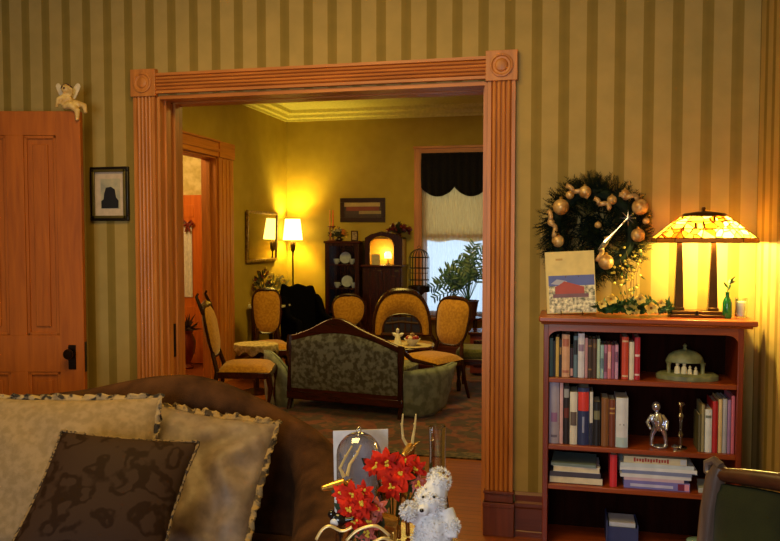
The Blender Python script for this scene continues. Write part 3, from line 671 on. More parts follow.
for (pa, pb) in (((548, 212), (556, 236)), ((594, 200), (612, 208)), ((619, 196), (640, 198)), ((566, 187), (590, 196)), ((606, 238), (598, 260))):
    bm = B(); a = atY(*pa, D0-0.115); b = atY(*pb, D0-0.115)
    ribbon(bm, [a.lerp(b, i/16)+Vector((0.008*math.sin(i*0.7), -0.01*abs(math.sin(i*0.55)), 0.008*math.cos(i*0.6))) for i in range(17)], 0.022); obj('ribbon', bm, plain('gold_ribbon', (190, 150, 96), 0.4, 0.3), t, solid=0.001)
bm = B(); a = atY(628, 218, D0-0.14); b = atY(598, 250, D0-0.14); dd = b-a
tube(bm, [a.lerp(b, i/8) for i in range(9)], [0.004, 0.004, 0.003, 0.003, 0.006, 0.009, 0.012, 0.009, 0.002], 6)
for i in range(8):
    an = 2*PI*i/8; tube(bm, [a, a+Vector((0.04*math.cos(an), -0.005, 0.04*math.sin(an)))], [0.003, 0.0008], 4)
obj('silver_star', bm, silver, t)

# ---- picture card on a small easel, standing in front of the wreath
z = bzt+0.001
ca, cb = atY(547, 306, 3.84), atY(597, 306, 3.84); wd = (cb-ca).x; hh = atY(570, 249, 3.84).z-z-0.008
t = thing('picture_book', 'cream book with red house picture on its cover, propped on the bookcase top', 'book', (ca.lerp(cb, 0.5).x, 3.84, z)); t['world_parts'] = 0; t.rotation_euler = (R(-9), R(-3.0), 0)
bm = B(); box(bm, -wd/2, wd/2, 0, 0.004, 0.008, hh); box(bm, -wd/2, wd/2, 0.012, 0.016, 0.008, hh); box(bm, -wd/2, -wd/2+0.003, 0, 0.016, 0.008, hh); obj('cover', bm, bookmat((220, 196, 120)), t, smooth=False)
bm = B(); box(bm, -wd/2+0.003, wd/2-0.003, 0.004, 0.012, 0.011, hh-0.003); obj('pages', bm, pagem, t, smooth=False)
bm = B(); x0, x1 = -wd/2+0.014, wd/2-0.004; zb0, zb1 = 0.012, hh*0.62; box(bm, x0, x1, -0.0012, 0.0002, zb0, zb1); pic = obj('cover_picture', bm, photo_mat('snowy_ground_print', [(0.35, (90, 96, 70)), (0.5, (190, 180, 150)), (0.62, (236, 228, 190))], 60), t)
def patch(name, x0_, x1_, z0_, z1_, col, dy, pts=None):
    bm = B(); M_ = basis((0, dy, 0), (1,0,0), (0,0,1), (0,-1,0))
    prism(bm, pts or [(x0_, z0_), (x1_, z0_), (x1_, z1_), (x0_, z1_)], M_, 0.0005); obj(name, bm, col if not isinstance(col, tuple) else bookmat(col), pic, smooth=False)
H = zb1-zb0
patch('painted_sky', x0, x1, zb0+H*0.72, zb1, (84, 96, 170), -0.0012)
patch('painted_clouds', x0, x1, 0, 0, (170, 172, 196), -0.0016, [(x0+0.01, zb0+H*0.78), (x0+0.05, zb0+H*0.74), (x0+0.10, zb0+H*0.75), (x0+0.085, zb0+H*0.85), (x0+0.04, zb0+H*0.9)])
patch('painted_house', 0, 0, 0, 0, (168, 66, 44), -0.0021, [(x0+0.03, zb0+H*0.48), (x1-0.05, zb0+H*0.48), (x1-0.05, zb0+H*0.68), (x0+0.1, zb0+H*0.8), (x0+0.075, zb0+H*0.84), (x0+0.05, zb0+H*0.74), (x0+0.03, zb0+H*0.7)])
patch('painted_porch', x0+0.02, x1-0.03, zb0+H*0.40, zb0+H*0.5, (120, 80, 90), -0.0026)
patch('title_mark', -wd*0.28, -wd*0.14, hh*0.86, hh*0.89, (190, 150, 70), -0.0008)
bm = B()
for s in (-1, 1): tube(bm, [(s*0.05, -0.03, 0.004), (s*0.05, 0.02, 0.006), (s*0.03, 0.03, hh*0.6)], 0.003, 6); tube(bm, [(s*0.05, -0.03, 0.004), (s*0.05, -0.032, 0.02)], 0.003, 6)
tube(bm, [(0, 0.10, 0.0), (0, 0.03, hh*0.55)], 0.003, 6)
for v in bm.verts: v.co.z += 0.0
t2 = thing('easel', 'small metal easel holding the picture book on the bookcase', 'stand', (ca.lerp(cb, 0.5).x, 3.84, z+0.001)); t2['world_parts'] = 0
obj('wire_frame', bm, brass, t2)

# ---- evergreen garland with cream flowers and a rising berry spray
ga = [atY(598, 306, 3.86), atY(615, 304, 3.83), atY(635, 305, 3.82), atY(655, 305, 3.85), atY(671, 303, 3.90)]
t = thing('garland', 'green garland with cream silk flowers lying on the bookcase top left of the lamp', 'garland', (ga[2].x, ga[2].y, z))
bm = B(); grn = plain('garland_green', (52, 92, 34), 0.6, c2=(26, 52, 18), scale=12)
for i in range(480):
    s = random.uniform(0, 3.999); p = ga[int(s)].lerp(ga[int(s)+1], s % 1); p.z = z+0.012+random.uniform(0, 0.055)*(1-abs(s-2.0)/5); p.y += random.uniform(-0.035, 0.03)
    d = rdir(); d.z = abs(d.z)*0.8+0.12; d.y -= 0.15; leaf(bm, p, d, rdir(), random.uniform(0.03, 0.055), random.uniform(0.01, 0.018), 0.2, 3)
for v in bm.verts: v.co.z = max(v.co.z, z+0.001); v.co.y = min(v.co.y, 4.0)
obj('leaves', bm, grn, t, kind='stuff', recalc=False)
pet = plain('cream_petals', (244, 222, 130), 0.5, c2=(230, 200, 90))
for px_, py_, r in ((611, 299, 0.028), (602, 304, 0.022), (630, 308, 0.030), (640, 299, 0.026), (651, 308, 0.032), (636, 311, 0.018), (661, 303, 0.02)):
    p = atY(px_, py_, 3.80); p.z = max(p.z, z+0.02); bm = B()
    for q in range(9):
        an = 2*PI*q/9+random.random()*0.3; d = Vector((math.cos(an), -0.55-0.5*(q % 2), math.sin(an))); leaf(bm, p, d, Vector((0, -1, 0.1)), r*1.35, r*0.95, -0.25, 3)
    f_ = obj('silk_flower', bm, pet, t, recalc=False)
    bm = B(); ell(bm, p+Vector((0, -0.006, 0)), r*0.22, seg=8, rings=6); obj('flower_centre', bm, gold, f_)
t = thing('berry_spray', 'thin branch with glittering gold berries rising between wreath and lamp', 'spray', (atY(628, 300, 3.86).x, 3.86, z))
bm = B(); bp = []
for k_ in range(6):
    a = atY(626+k_*2, 303, 3.87); b = atY(614+k_*6, 268-(k_ % 3)*9, 3.93); m_ = a.lerp(b, 0.5)+Vector((random.uniform(-0.02, 0.02), 0, 0.01))
    pts = [a, a.lerp(m_, 0.5), m_, m_.lerp(b, 0.5), b]; tube(bm, pts, [0.0018, 0.0016, 0.0014, 0.0012, 0.0008], 5)
    for j in range(7): bp.append(pts[1+j % 4]+Vector((random.uniform(-0.02, 0.02), random.uniform(-0.02, 0.01), random.uniform(-0.015, 0.02))))
obj('twigs', bm, plain('twig_brown', (110, 84, 40), 0.7), t)
bm = B()
for p in bp: ell(bm, p, random.uniform(0.005, 0.009), seg=8, rings=6)
obj('berries', bm, plain('glitter_gold_berry', (250, 226, 110), 0.25, 0.4), t, kind='stuff')
bm = B()
for p in bp[::2]: leaf(bm, p, rdir(), rdir(), 0.03, 0.01, 0.2, 3)
obj('leaves', bm, grn, t, kind='stuff', recalc=False)

# ---- stained-glass table lamp with two columns
LY = 3.89; lc = atY(702, 300, LY); shz0 = atY(702, 242, LY).z; shz1 = atY(702, 211, LY).z
lx = lc.x; rx, ry = 0.222, 0.155
t = thing('table_lamp', 'lit stained-glass table lamp with two bronze columns on the bookcase', 'lamp', (lx, LY, z))
def octa(rx, ry, z_, c=0.34): return [Vector((lx+x*rx, LY+y*ry, z_)) for x, y in ((-1,-1+c),(-1+c,-1),(1-c,-1),(1,-1+c),(1,1-c),(1-c,1),(-1+c,1),(-1,1-c))]
def stained():
    m, nt, b = newmat('stained_glass')
    v = node(nt, 'ShaderNodeTexVoronoi'); v.inputs['Scale'].default_value = 26; v.feature = 'DISTANCE_TO_EDGE'; nt.links.new(coords(nt, (1, 1, 1)), v.inputs['Vector'])
    v2 = node(nt, 'ShaderNodeTexVoronoi'); v2.inputs['Scale'].default_value = 26; nt.links.new(coords(nt, (1, 1, 1)), v2.inputs['Vector'])
    sp = node(nt, 'ShaderNodeSeparateColor'); nt.links.new(v2.outputs['Color'], sp.inputs[0])
    col = ramp(nt, [(0.0, lin((255, 190, 60))), (0.35, lin((255, 226, 130))), (0.5, lin((110, 96, 24))), (0.66, lin((255, 214, 100))), (0.85, lin((190, 80, 16)))], sp.outputs[0])
    edge = ramp(nt, [(0.03, (0.01, 0.006, 0.002, 1)), (0.07, (1, 1, 1, 1))], v.outputs[0])
    mx = node(nt, 'ShaderNodeMix', data_type='RGBA', blend_type='MULTIPLY'); mx.inputs[0].default_value = 1; nt.links.new(col, mx.inputs[6]); nt.links.new(edge, mx.inputs[7])
    tr = node(nt, 'ShaderNodeBsdfTranslucent'); nt.links.new(mx.outputs[2], tr.inputs[0])
    nt.links.new(mx.outputs[2], b.inputs['Base Color']); b.inputs['Roughness'].default_value = 0.2
    ms = node(nt, 'ShaderNodeMixShader'); ms.inputs[0].default_value = 0.75; nt.links.new(b.outputs[0], ms.inputs[1]); nt.links.new(tr.outputs[0], ms.inputs[2])
    nt.links.new(ms.outputs[0], nt.nodes['Material Output'].inputs[0])
    return m
sh_h = shz1-shz0
rings = [octa(rx, ry, shz0), octa(rx*0.99, ry*0.99, shz0+sh_h*0.12), octa(rx*0.76, ry*0.78, shz0+sh_h*0.42), octa(rx*0.58, ry*0.62, shz0+sh_h*0.66), octa(rx*0.42, ry*0.48, shz0+sh_h*0.84)]
def skin(bm, rs):
    vs = [[bm.verts.new(p) for p in r] for r in rs]
    for a, b in zip(vs, vs[1:]):
        for k_ in range(8): bm.faces.new((a[k_], a[(k_+1) % 8], b[(k_+1) % 8], b[k_]))
    return vs
bm = B(); skin(bm, rings[1:]); shade = obj('lamp_shade', bm, stained(), t, smooth=False, recalc=False)
bm = B(); skin(bm, rings[:2]); obj('shade_skirt', bm, MC.get('amber') or plain('amber_skirt', (200, 120, 30), 0.3, 0.3), shade, smooth=False, solid=0.003)
bm = B()
for k_ in range(8): tube(bm, [r[k_] for r in rings], 0.0028, 5)
for r in rings: tube(bm, r, 0.0028, 5, closed=True)
obj('leading', bm, brass, shade)
bm = B(); vs = skin(bm, [octa(rx*0.46, ry*0.52, shz0+sh_h*0.82), octa(rx*0.38, ry*0.44, shz0+sh_h*0.92), octa(rx*0.14, ry*0.2, shz0+sh_h*0.98)]); bm.faces.new(vs[-1])
lathe(bm, [(0.012, 0), (0.006, 0.006), (0.010, 0.014), (0.008, 0.022), (0, 0.026)], (lx, LY, shz1-0.004), 12); obj('shade_cap', bm, brass, t, label='dark bronze cap and finial')
cx1, cx2 = atY(679, 280, LY).x, atY(713, 280, LY).x
for cx in (cx1, cx2):
    bm = B(); box(bm, cx-0.024, cx+0.024, LY-0.024, LY+0.024, z+0.03, z+0.045)
    w0, w1, ht = 0.020, 0.0115, shz0+0.012
    vs0 = [bm.verts.new((cx+sx*w0, LY+sy*w0, z+0.045)) for sx, sy in ((-1,-1),(1,-1),(1,1),(-1,1))]; vs1 = [bm.verts.new((cx+sx*w1, LY+sy*w1, ht)) for sx, sy in ((-1,-1),(1,-1),(1,1),(-1,1))]
    for k_ in range(4): bm.faces.new((vs0[k_], vs0[(k_+1) % 4], vs1[(k_+1) % 4], vs1[k_]))
    bm.faces.new(vs1); bm.faces.new(vs0[::-1]); obj('column', bm, brass, t, bevel=0.002)
bm = B(); xm = (cx1+cx2)/2; box(bm, cx1-0.045, cx2+0.05, LY-0.055, LY+0.055, z, z+0.014); box(bm, cx1-0.035, cx2+0.04, LY-0.045, LY+0.045, z+0.014, z+0.03); obj('base', bm, brass, t, bevel=0.004)
bm = B(); lathe(bm, [(0.007, 0), (0.007, 0.012), (0.003, 0.02), (0, 0.021)], (xm, LY-0.05, z+0.012), 10); obj('switch_knob', bm, bronze, t)
bm = B(); tube(bm, [(cx1, LY, shz0+0.01), (xm, LY, shz0+0.02), (cx2, LY, shz0+0.01)], 0.006, 8); tube(bm, [(xm, LY, shz0+0.02), (xm, LY, shz1-0.01)], 0.005, 8); obj('cross_bar', bm, brass, t)
bulbm = plain('lit_bulb', (255, 240, 190), 0.4, emit=40, ecol=(255, 214, 120))
for bx_ in (xm-0.07, xm+0.09):
    bm = B(); lathe(bm, [(0.0, -0.03), (0.014, -0.024), (0.02, -0.008), (0.016, 0.012), (0.010, 0.024), (0.01, 0.03)], (bx_, LY, shz0+0.045), 14); obj('bulb', bm, bulbm, t)
    light('table_lamp_light', 'POINT', (bx_, LY, shz0+0.008), 58 if bx_ > xm else 17, (1.0, 0.73, 0.19), 0.03).parent = None
# ---- green bud vase and white votive
p = atY(727, 316, 3.85)
t = thing('bud_vase', 'small green glass bottle vase with a single stem right of the lamp', 'vase', (p.x, 3.85, z)); t['world_parts'] = 0
bm = B(); lathe(bm, [(0.018, 0), (0.021, 0.01), (0.021, 0.07), (0.016, 0.088), (0.009, 0.10), (0.009, 0.118), (0.011, 0.122), (0.007, 0.121), (0.007, 0.1), (0.0, 0.09)], seg=18); obj('bottle', bm, plain('green_glass', (24, 120, 60), 0.1, trans=0.5), t)
bm = B(); tube(bm, [(0, 0, 0.05), (0.0, 0, 0.13), (0.015, 0, 0.17), (0.03, 0, 0.185)], 0.0022, 5)
for k_ in range(5): leaf(bm, Vector((0.003*k_, 0, 0.13+0.01*k_)), Vector((random.uniform(-1, 1), random.uniform(-1, 0.4), 0.8)), rdir(), 0.035, 0.012, 0.3)
obj('stem', bm, grn, t, recalc=False)
t = thing('votive_candle', 'short white candle in a clear holder at the right end of the bookcase top', 'candle', (atY(741, 316, 3.88).x, 3.89, z)); t['world_parts'] = 0
bm = B(); lathe(bm, [(0.028, 0), (0.028, 0.004), (0.03, 0.09), (0.028, 0.09), (0.026, 0.006), (0, 0.006)], seg=20); obj('holder', bm, clear, t)
bm = B(); lathe(bm, [(0.024, 0.008), (0.024, 0.075), (0, 0.076)], seg=18); obj('wax', bm, plain('white_wax', (240, 230, 200), 0.6), t)
# ================================================================== SOFA AND CUSHIONS
chen = cloth('brown_chenille', (42, 25, 15), (78, 50, 30), scale=8, spec=0.08, rough=0.95, sheen=0.0, bump=0.5, contrast=(0.35, 0.68), detail=5)
SD = 3.02
path = []   # (point on the top ridge, along the back then down the scrolled arm)
for px_, py_, d in ((-210, 402, 2.96), (-110, 400, 2.98), (-30, 398, 3.0), (40, 395, SD), (85, 390, SD), (120, 383, SD), (155, 377, SD), (190, 376, SD), (222, 383, SD), (250, 395, SD), (272, 406, SD), (293, 419, 3.0), (308, 432, 2.95), (318, 447, 2.86), (324, 464, 2.74), (326, 484, 2.58), (326, 508, 2.42), (322, 540, 2.24), (316, 574, 2.08)):
    path.append(atD(px_, py_, d))
def smoothpath(P, n):
    out = []
    for i in range(len(P)-1):
        p0, p1, p2, p3 = P[max(i-1, 0)], P[i], P[i+1], P[min(i+2, len(P)-1)]
        for k_ in range(n):
            t_ = k_/n; out.append(0.5*((2*p1)+(p2-p0)*t_+(2*p0-5*p1+4*p2-p3)*t_*t_+(3*p1-p0-3*p2+p3)*t_**3))
    return out+[P[-1]]
SP = smoothpath(path, 3)
t = thing('sofa', 'large brown chenille sofa with curved camel back and rolled arm, holding three cushions', 'sofa', (SP[20].x, SP[20].y, 0))
def sofa_shell(bm, P, th=0.13, zb=0.10):
    secs = []
    for i, p in enumerate(P):
        dd = P[min(i+1, len(P)-1)]-P[max(i-1, 0)]; dd.z = 0; dd.normalize(); s = Vector((dd.y, -dd.x, 0))   # s: towards the seat side
        arm = max(0.0, min(1.0, (i-36)/8)); t2 = th*(1+0.25*arm)
        sec = [(t2*0.62, zb-p.z), (t2*0.62, -0.30-0.0*arm), (t2*0.60, -0.16), (t2*0.66, -0.09), (t2*0.5, -0.035), (t2*0.2, -0.004), (-t2*0.15, 0.0), (-t2*0.5, -0.02), (-t2*0.80, -0.06), (-t2*0.85, -0.12), (-t2*0.66, -0.18), (-t2*0.6, -0.32), (-t2*0.6, zb-p.z)]
        secs.append([bm.verts.new(p + s*u + Vector((0, 0, w))) for u, w in sec])
    for a, b in zip(secs, secs[1:]):
        for k_ in range(len(a)-1): bm.faces.new((a[k_], a[k_+1], b[k_+1], b[k_]))
        bm.faces.new((a[-1], a[0], b[0], b[-1]))
    bm.faces.new(secs[0]); bm.faces.new(secs[-1][::-1])
bm = B(); sofa_shell(bm, SP); obj('upholstered_back', bm, chen, t)
xw = SP[0].x; xe = SP[-1].x-0.10
bm = B(); box(bm, xw, xe, 2.12, 2.74, 0.14, 0.34); obj('seat_base', bm, chen, t, bevel=0.03)
w3 = (xe-xw)/3
for i in range(3):
    bm = B(); box(bm, xw+w3*i+0.005, xw+w3*(i+1)-0.005, 2.08, 2.74, 0.34, 0.46); obj('seat_cushion', bm, chen, t, bevel=0.04)
for x, y in ((xw+0.05, 2.2), (xe-0.05, 2.2), (xw+0.05, 2.75), (xe, 2.75)):
    bm = B(); lathe(bm, [(0.02, 0), (0.03, 0.05), (0.024, 0.12), (0.035, 0.16)], (x, y, 0), 12); obj('leg', bm, walnut, t)
def pillow(name, label, corners, thick, m, fringe_m=None, fr=0.012, wr=0.0, label_extra=None, seed=0, cord=False):
    TL, TR, BR, BL = corners; cen = (TL+TR+BR+BL)/4
    ux = ((TR-TL)+(BR-BL)).normalized(); uy = ((TL-BL)+(TR-BR)).normalized(); nn = ux.cross(uy).normalized()
    if nn.dot(-cen+EYEV) < 0: nn = -nn
    t = thing(name, label, 'cushion', cen, group=None)
    def f(u, v, side):
        a, b = u*2-1, v*2-1
        # sides pulled in between the corners
        pin = 0.055*(1-a*a)*abs(b)**3+0.012*noise.noise(Vector((a*3, seed, b)))*abs(b)**3, 0.055*(1-b*b)*abs(a)**3+0.012*noise.noise(Vector((b*3, seed+5, a)))*abs(a)**3
        uu = 0.5+0.5*a*(1-pin[1]); vv = 0.5+0.5*b*(1-pin[0])
        p = BL.lerp(BR, uu).lerp(TL.lerp(TR, uu), vv)
        h = thick*0.5*((1-abs(a)**2.6)*(1-abs(b)**2.6))**0.55
        q = p + nn*h*side
        if wr:
            q += nn*wr*side*noise.noise(Vector((uu*5+seed, vv*5, seed)))*min(1, (1-abs(a))*4)*min(1, (1-abs(b))*4)
            q += nn*wr*0.8*side*math.sin(20*(vv*0.6+uu*0.5)+4*noise.noise(Vector((uu*3, vv*2, seed+3))))*max(0, 1-abs(b*0.9))*max(0, a)**1.2*min(1, (1-abs(a))*5)
        return q
    bm = B(); grid(bm, lambda u, v: f(u, v, 1), 40, 40); grid(bm, lambda u, v: f(u, v, -1), 40, 40); bmesh.ops.remove_doubles(bm, verts=bm.verts, dist=1e-4)
    obj('cushion_cover', bm, m, t)
    if fringe_m:
        loop = [f(i/44, 1, 0) for i in range(45)]+[f(1, 1-i/44, 0) for i in range(1, 45)]+[f(1-i/44, 0, 0) for i in range(1, 45)]+[f(0, i/44, 0) for i in range(1, 44)]
        n = len(loop)
        bm = B()
        if cord: tube(bm, [p+nn*0.0015*math.sin(i*2.2) for i, p in enumerate(loop)], [fr*(0.42+0.1*math.sin(i*2.1)) for i in range(n)], 7, closed=True)
        else:
            pts_o = []
            for i, p in enumerate(loop):
                o_ = (p-cen); o_ -= nn*o_.dot(nn); d_ = o_.normalized(); pts_o.append((p-d_*0.004, d_))
            rows = [[bm.verts.new(p + d_*fr*k_/3 + nn*(0.5*fr*math.sin(i*1.9+k_*0.6)+0.4*fr*math.sin(i*0.7))*k_/3) for i, (p, d_) in enumerate(pts_o)] for k_ in range(4)]
            for r0, r1 in zip(rows, rows[1:]):
                for i in range(n): bm.faces.new((r0[i], r0[(i+1) % n], r1[(i+1) % n], r1[i]))
        o = obj('cord_trim' if cord else 'fringe', bm, fringe_m, t, solid=0.0 if cord else 0.003)
    return t
linen = cloth('cream_linen', (124, 104, 74), (138, 116, 86), scale=40, sheen=0.0, bump=0.25)
linen2 = cloth('taupe_silk', (104, 87, 72), (120, 101, 84), scale=25, rough=0.6, sheen=0.0, bump=0.1, spec=0.4)
def banded(name, c1, c2, scale=55):
    m, nt, b = newmat(name); n = node(nt, 'ShaderNodeTexNoise'); n.inputs['Scale'].default_value = scale; nt.links.new(coords(nt), n.inputs['Vector'])
    nt.links.new(ramp(nt, [(0.44, lin(c1)), (0.5, lin(c2))], n.outputs[0]), b.inputs['Base Color']); b.inputs['Roughness'].default_value = 0.8; return m
fr1 = banded('cream_brown_fringe', (26, 14, 8), (146, 122, 84), 22); fr2 = banded('gold_taupe_fringe', (58, 42, 20), (140, 112, 66), 30)
def brocade():
    m, nt, b = newmat('brown_brocade')
    v = node(nt, 'ShaderNodeTexVoronoi'); v.inputs['Scale'].default_value = 17; v.feature = 'SMOOTH_F1'
    nz = node(nt, 'ShaderNodeTexNoise'); nz.inputs['Scale'].default_value = 9; nz.inputs['Detail'].default_value = 3; nt.links.new(coords(nt), nz.inputs['Vector'])
    mx = node(nt, 'ShaderNodeMix', data_type='RGBA'); mx.inputs[0].default_value = 0.16; nt.links.new(coords(nt), mx.inputs[6]); nt.links.new(nz.outputs['Color'], mx.inputs[7]); nt.links.new(mx.outputs[2], v.inputs['Vector'])
    sn = node(nt, 'ShaderNodeMath', operation='SINE'); ml = node(nt, 'ShaderNodeMath', operation='MULTIPLY'); ml.inputs[1].default_value = 13.0
    nt.links.new(v.outputs['Distance'], ml.inputs[0]); nt.links.new(ml.outputs[0], sn.inputs[0])
    n2 = node(nt, 'ShaderNodeTexNoise'); n2.inputs['Scale'].default_value = 26; nt.links.new(coords(nt), n2.inputs['Vector'])
    ad = node(nt, 'ShaderNodeMath', operation='MULTIPLY_ADD'); ad.inputs[1].default_value = 2.2; nt.links.new(n2.outputs[0], ad.inputs[0]); nt.links.new(sn.outputs[0], ad.inputs[2])
    nt.links.new(ramp(nt, [(0.3, lin((34, 20, 12))), (0.95, lin((50, 35, 27)))], ad.outputs[0]), b.inputs['Base Color'])
    b.inputs['Roughness'].default_value = 0.65; b.inputs['Specular IOR Level'].default_value = 0.06; return m
pillow('throw_cushion', 'plain cream linen cushion with brown and cream fringe at the left end of the sofa', [atD(-22, 396, 2.80), atD(159, 397, 2.77), atD(150, 556, 2.54), atD(-40, 556, 2.54)], 0.17, linen, fr1, 0.026, wr=0.012, seed=2)
pillow('throw_cushion', 'wrinkled taupe silk cushion with gold fringe, at the right against the sofa back', [atD(150, 403, 2.90), atD(277, 424, 2.86), atD(242, 560, 2.56), atD(118, 548, 2.62)], 0.15, linen2, fr2, 0.028, wr=0.036, seed=7)
pillow('throw_cushion', 'dark brown brocade cushion with cord trim, in front of the two pale cushions', [atD(62, 431, 2.44), atD(199, 442, 2.50), atD(158, 575, 2.22), atD(0, 565, 2.16)], 0.14, brocade(), banded('cord_brown_cream', (40, 26, 14), (112, 88, 54), 90), 0.014, cord=True)

# ================================================================== SMALL TABLE WITH CHRISTMAS THINGS
TZ = 0.70; tc_ = atD(392, 560, 2.20); TX, TY = tc_.x, tc_.y
t = thing('side_table', 'small round reddish wooden table holding the reindeer, poinsettias and white bear', 'table', (TX, TY, 0))
rtab = wood('table_top_wood', (104, 44, 16), (142, 66, 24), 'x', 0.25)
bm = B(); lathe(bm, [(0.0, TZ-0.028), (0.19, TZ-0.028), (0.21, TZ-0.02), (0.215, TZ-0.01), (0.21, TZ), (0, TZ)], (TX, TY, 0), 48); obj('tabletop', bm, rtab, t)
bm = B(); lathe(bm, [(0.05, 0.16), (0.06, 0.2), (0.032, 0.26), (0.026, 0.45), (0.04, 0.56), (0.03, 0.62), (0.07, TZ-0.028)], (TX, TY, 0), 24); obj('pedestal', bm, walnut, t)
for k_ in range(3):
    a = 2*PI*k_/3+0.4; bm = B(); tube(bm, [(TX+math.cos(a)*r, TY+math.sin(a)*r, z_) for r, z_ in ((0.03, 0.2), (0.1, 0.17), (0.17, 0.07), (0.22, 0.016))], [0.026, 0.022, 0.018, 0.016], 8); obj('leg', bm, walnut, t)
def onT(px_, py_, d): p = atD(px_, py_, d); return p
shiny = plain('shiny_gold', (216, 168, 84), 0.25, 0.8, c2=(170, 120, 50), scale=30)
def reindeer(name, label, P, ant, fm, z_base):
    # P: dict of joints in world space
    t = thing(name, label, 'figurine', (P['belly'].x, P['belly'].y, z_base))
    bm = B(); tube(bm, [P['rump'], P['belly'], P['chest']], [0.024, 0.030, 0.027], 10); tube(bm, [P['chest'], P['neck'], P['poll']], [0.024, 0.016, 0.014], 10)
    tube(bm, [P['poll'], P['poll'].lerp(P['nose'], 0.5), P['nose']], [0.016, 0.013, 0.008], 10)
    for leg_ in P['legs']: tube(bm, leg_, [0.013, 0.009, 0.006, 0.008][:len(leg_)], 8)
    obj('body', bm, fm, t, remesh=0.004)
    for pts in ant:
        bm = B(); m0 = pts[0]
        n = len(pts); tube(bm, pts, [0.0055*(1-0.55*i/(n-1)) for i in range(n)], 6)
        for i in (1, 2):
            if i < n-1: dd = (pts[i+1]-pts[i]).normalized(); tube(bm, [pts[i], pts[i]+(dd+Vector((0.5 if i % 2 else -0.5, -0.5, 0.1))).normalized()*0.010], [0.0035, 0.0015], 5)
        obj('antler', bm, plain('pale_gold_antler', (230, 206, 140), 0.35, 0.4), t)
    bm = B()
    for s in (-1, 1): leaf(bm, P['poll'], (P['poll']-P['nose']).normalized()+Vector((0.3*s, -0.6*s, 0.2)), Vector((0, 0, 1)), 0.03, 0.014, 0.1)
    obj('ear', bm, fm, t, solid=0.002)
    return t
d1 = 2.16
def g(px_, d): p = atD(px_, 540, d); p.z = TZ+0.003; return p
# lying reindeer at the left, its head turned left
P1 = dict(rump=atD(395, 524, 2.16), belly=atD(374, 520, 2.14), chest=atD(354, 512, 2.13), neck=atD(349, 497, 2.12), poll=atD(345, 483, 2.11), nose=atD(321, 489, 2.09))
for k_ in ('rump', 'belly', 'chest'): P1[k_].z = max(P1[k_].z, TZ+0.034)
P1['legs'] = [[P1['chest'], atD(348, 528, 2.08), g(338, 2.10)+Vector((0, 0, .006)), g(330, 2.10)+Vector((0, 0, .008))], [P1['chest'], atD(360, 530, 2.06), g(346, 2.08)+Vector((0, 0, .006)), g(336, 2.06)+Vector((0, 0, .006))], [P1['rump'], g(392, 2.12)+Vector((0, 0, .02)), g(376, 2.09)+Vector((0, 0, .008)), g(384, 2.06)+Vector((0, 0, .006))]]
reindeer('reindeer_figurine', 'gold reindeer figurine lying at the left, head turned left, on the small table', P1, [[atD(344, 477, 2.11), atD(340, 468, 2.11), atD(345, 458, 2.11), atD(352, 446, 2.11)], [atD(347, 476, 2.12), atD(350, 464, 2.13), atD(357, 454, 2.13), atD(361, 445, 2.13)]], shiny, TZ)
P2 = dict(rump=atD(380, 492, 2.34), belly=atD(390, 488, 2.31), chest=atD(402, 482, 2.28), neck=atD(408, 466, 2.27), poll=atD(411, 447, 2.27), nose=atD(403, 456, 2.215))
P2['legs'] = [[P2['chest'], atD(399, 498, 2.27), atD(399, 512, 2.27), g(399, 2.27)], [P2['chest'], atD(408, 500, 2.28), atD(407, 515, 2.28), g(408, 2.29)], [P2['rump'], atD(384, 505, 2.34), atD(380, 516, 2.34), g(382, 2.33)], [P2['rump'], atD(376, 505, 2.35), atD(374, 516, 2.36), g(375, 2.35)]]
reindeer('reindeer_figurine', 'gold standing reindeer figurine with two tall straight antlers, behind the red flowers', P2, [[atD(408, 447, 2.27), atD(403, 438, 2.27), atD(402, 426, 2.27), atD(403, 414, 2.27)], [atD(412, 447, 2.27), atD(413, 437, 2.27), atD(415, 426, 2.27), atD(416, 414, 2.27)]], shiny, TZ)
# poinsettias: each one cluster of bracts on a stem
redp = plain('red_bract', (224, 46, 14), 0.7, c2=(150, 12, 6), scale=26, spec=0.2); pinkp = plain('faded_pink_bract', (196, 96, 78), 0.55, c2=(150, 60, 50))
def poinsettia(label, centres, foot, m):
    t = thing('poinsettia', label, 'flower', foot, group=None)
    for ci, (px_, py_, d, r) in enumerate(centres):
        p = atD(px_, py_, d); bm = B(); view = (EYEV-p).normalized(); u, v = frame_of(view)
        for ring_, cnt, sc_ in ((0, 7, 1.0), (1, 6, 0.75), (2, 5, 0.45)):
            for q in range(cnt):
                a = 2*PI*q/cnt+ring_*0.5+random.random()*0.3; dd = (u*math.cos(a)+v*math.sin(a)+view*(0.15+0.35*ring_)).normalized()
                leaf(bm, p+view*0.004*ring_, dd, view, r*sc_*random.uniform(0.85, 1.1), r*sc_*0.5, 0.3-0.1*ring_, 4)
        b_ = obj('bracts', bm, m, t, recalc=False)
        bm = B()
        for q in range(6): ell(bm, p+view*0.012+u*random.uniform(-.008, .008)+v*random.uniform(-.008, .008), 0.004, seg=6, rings=4)
        obj('flower_centre', bm, plain('yellow_centre', (220, 190, 60), 0.5), b_)
    bm = B()
    for (px_, py_, d, r) in centres:
        p = atD(px_, py_, d)+Vector((0, 0.008, 0)); tube(bm, [p, p.lerp(foot, 0.6)+Vector((0, 0.01, 0)), foot], 0.0025, 5)
    for q in range(8):
        p = atD(*centres[q % len(centres)][:3])+Vector((0, 0.015, -0.015)); leaf(bm, p, rdir(), Vector((0, -1, 0)), 0.05, 0.025, 0.3, 4)
    obj('stem_and_leaves', bm, plain('dark_leaf', (40, 58, 24), 0.6), t, recalc=False)
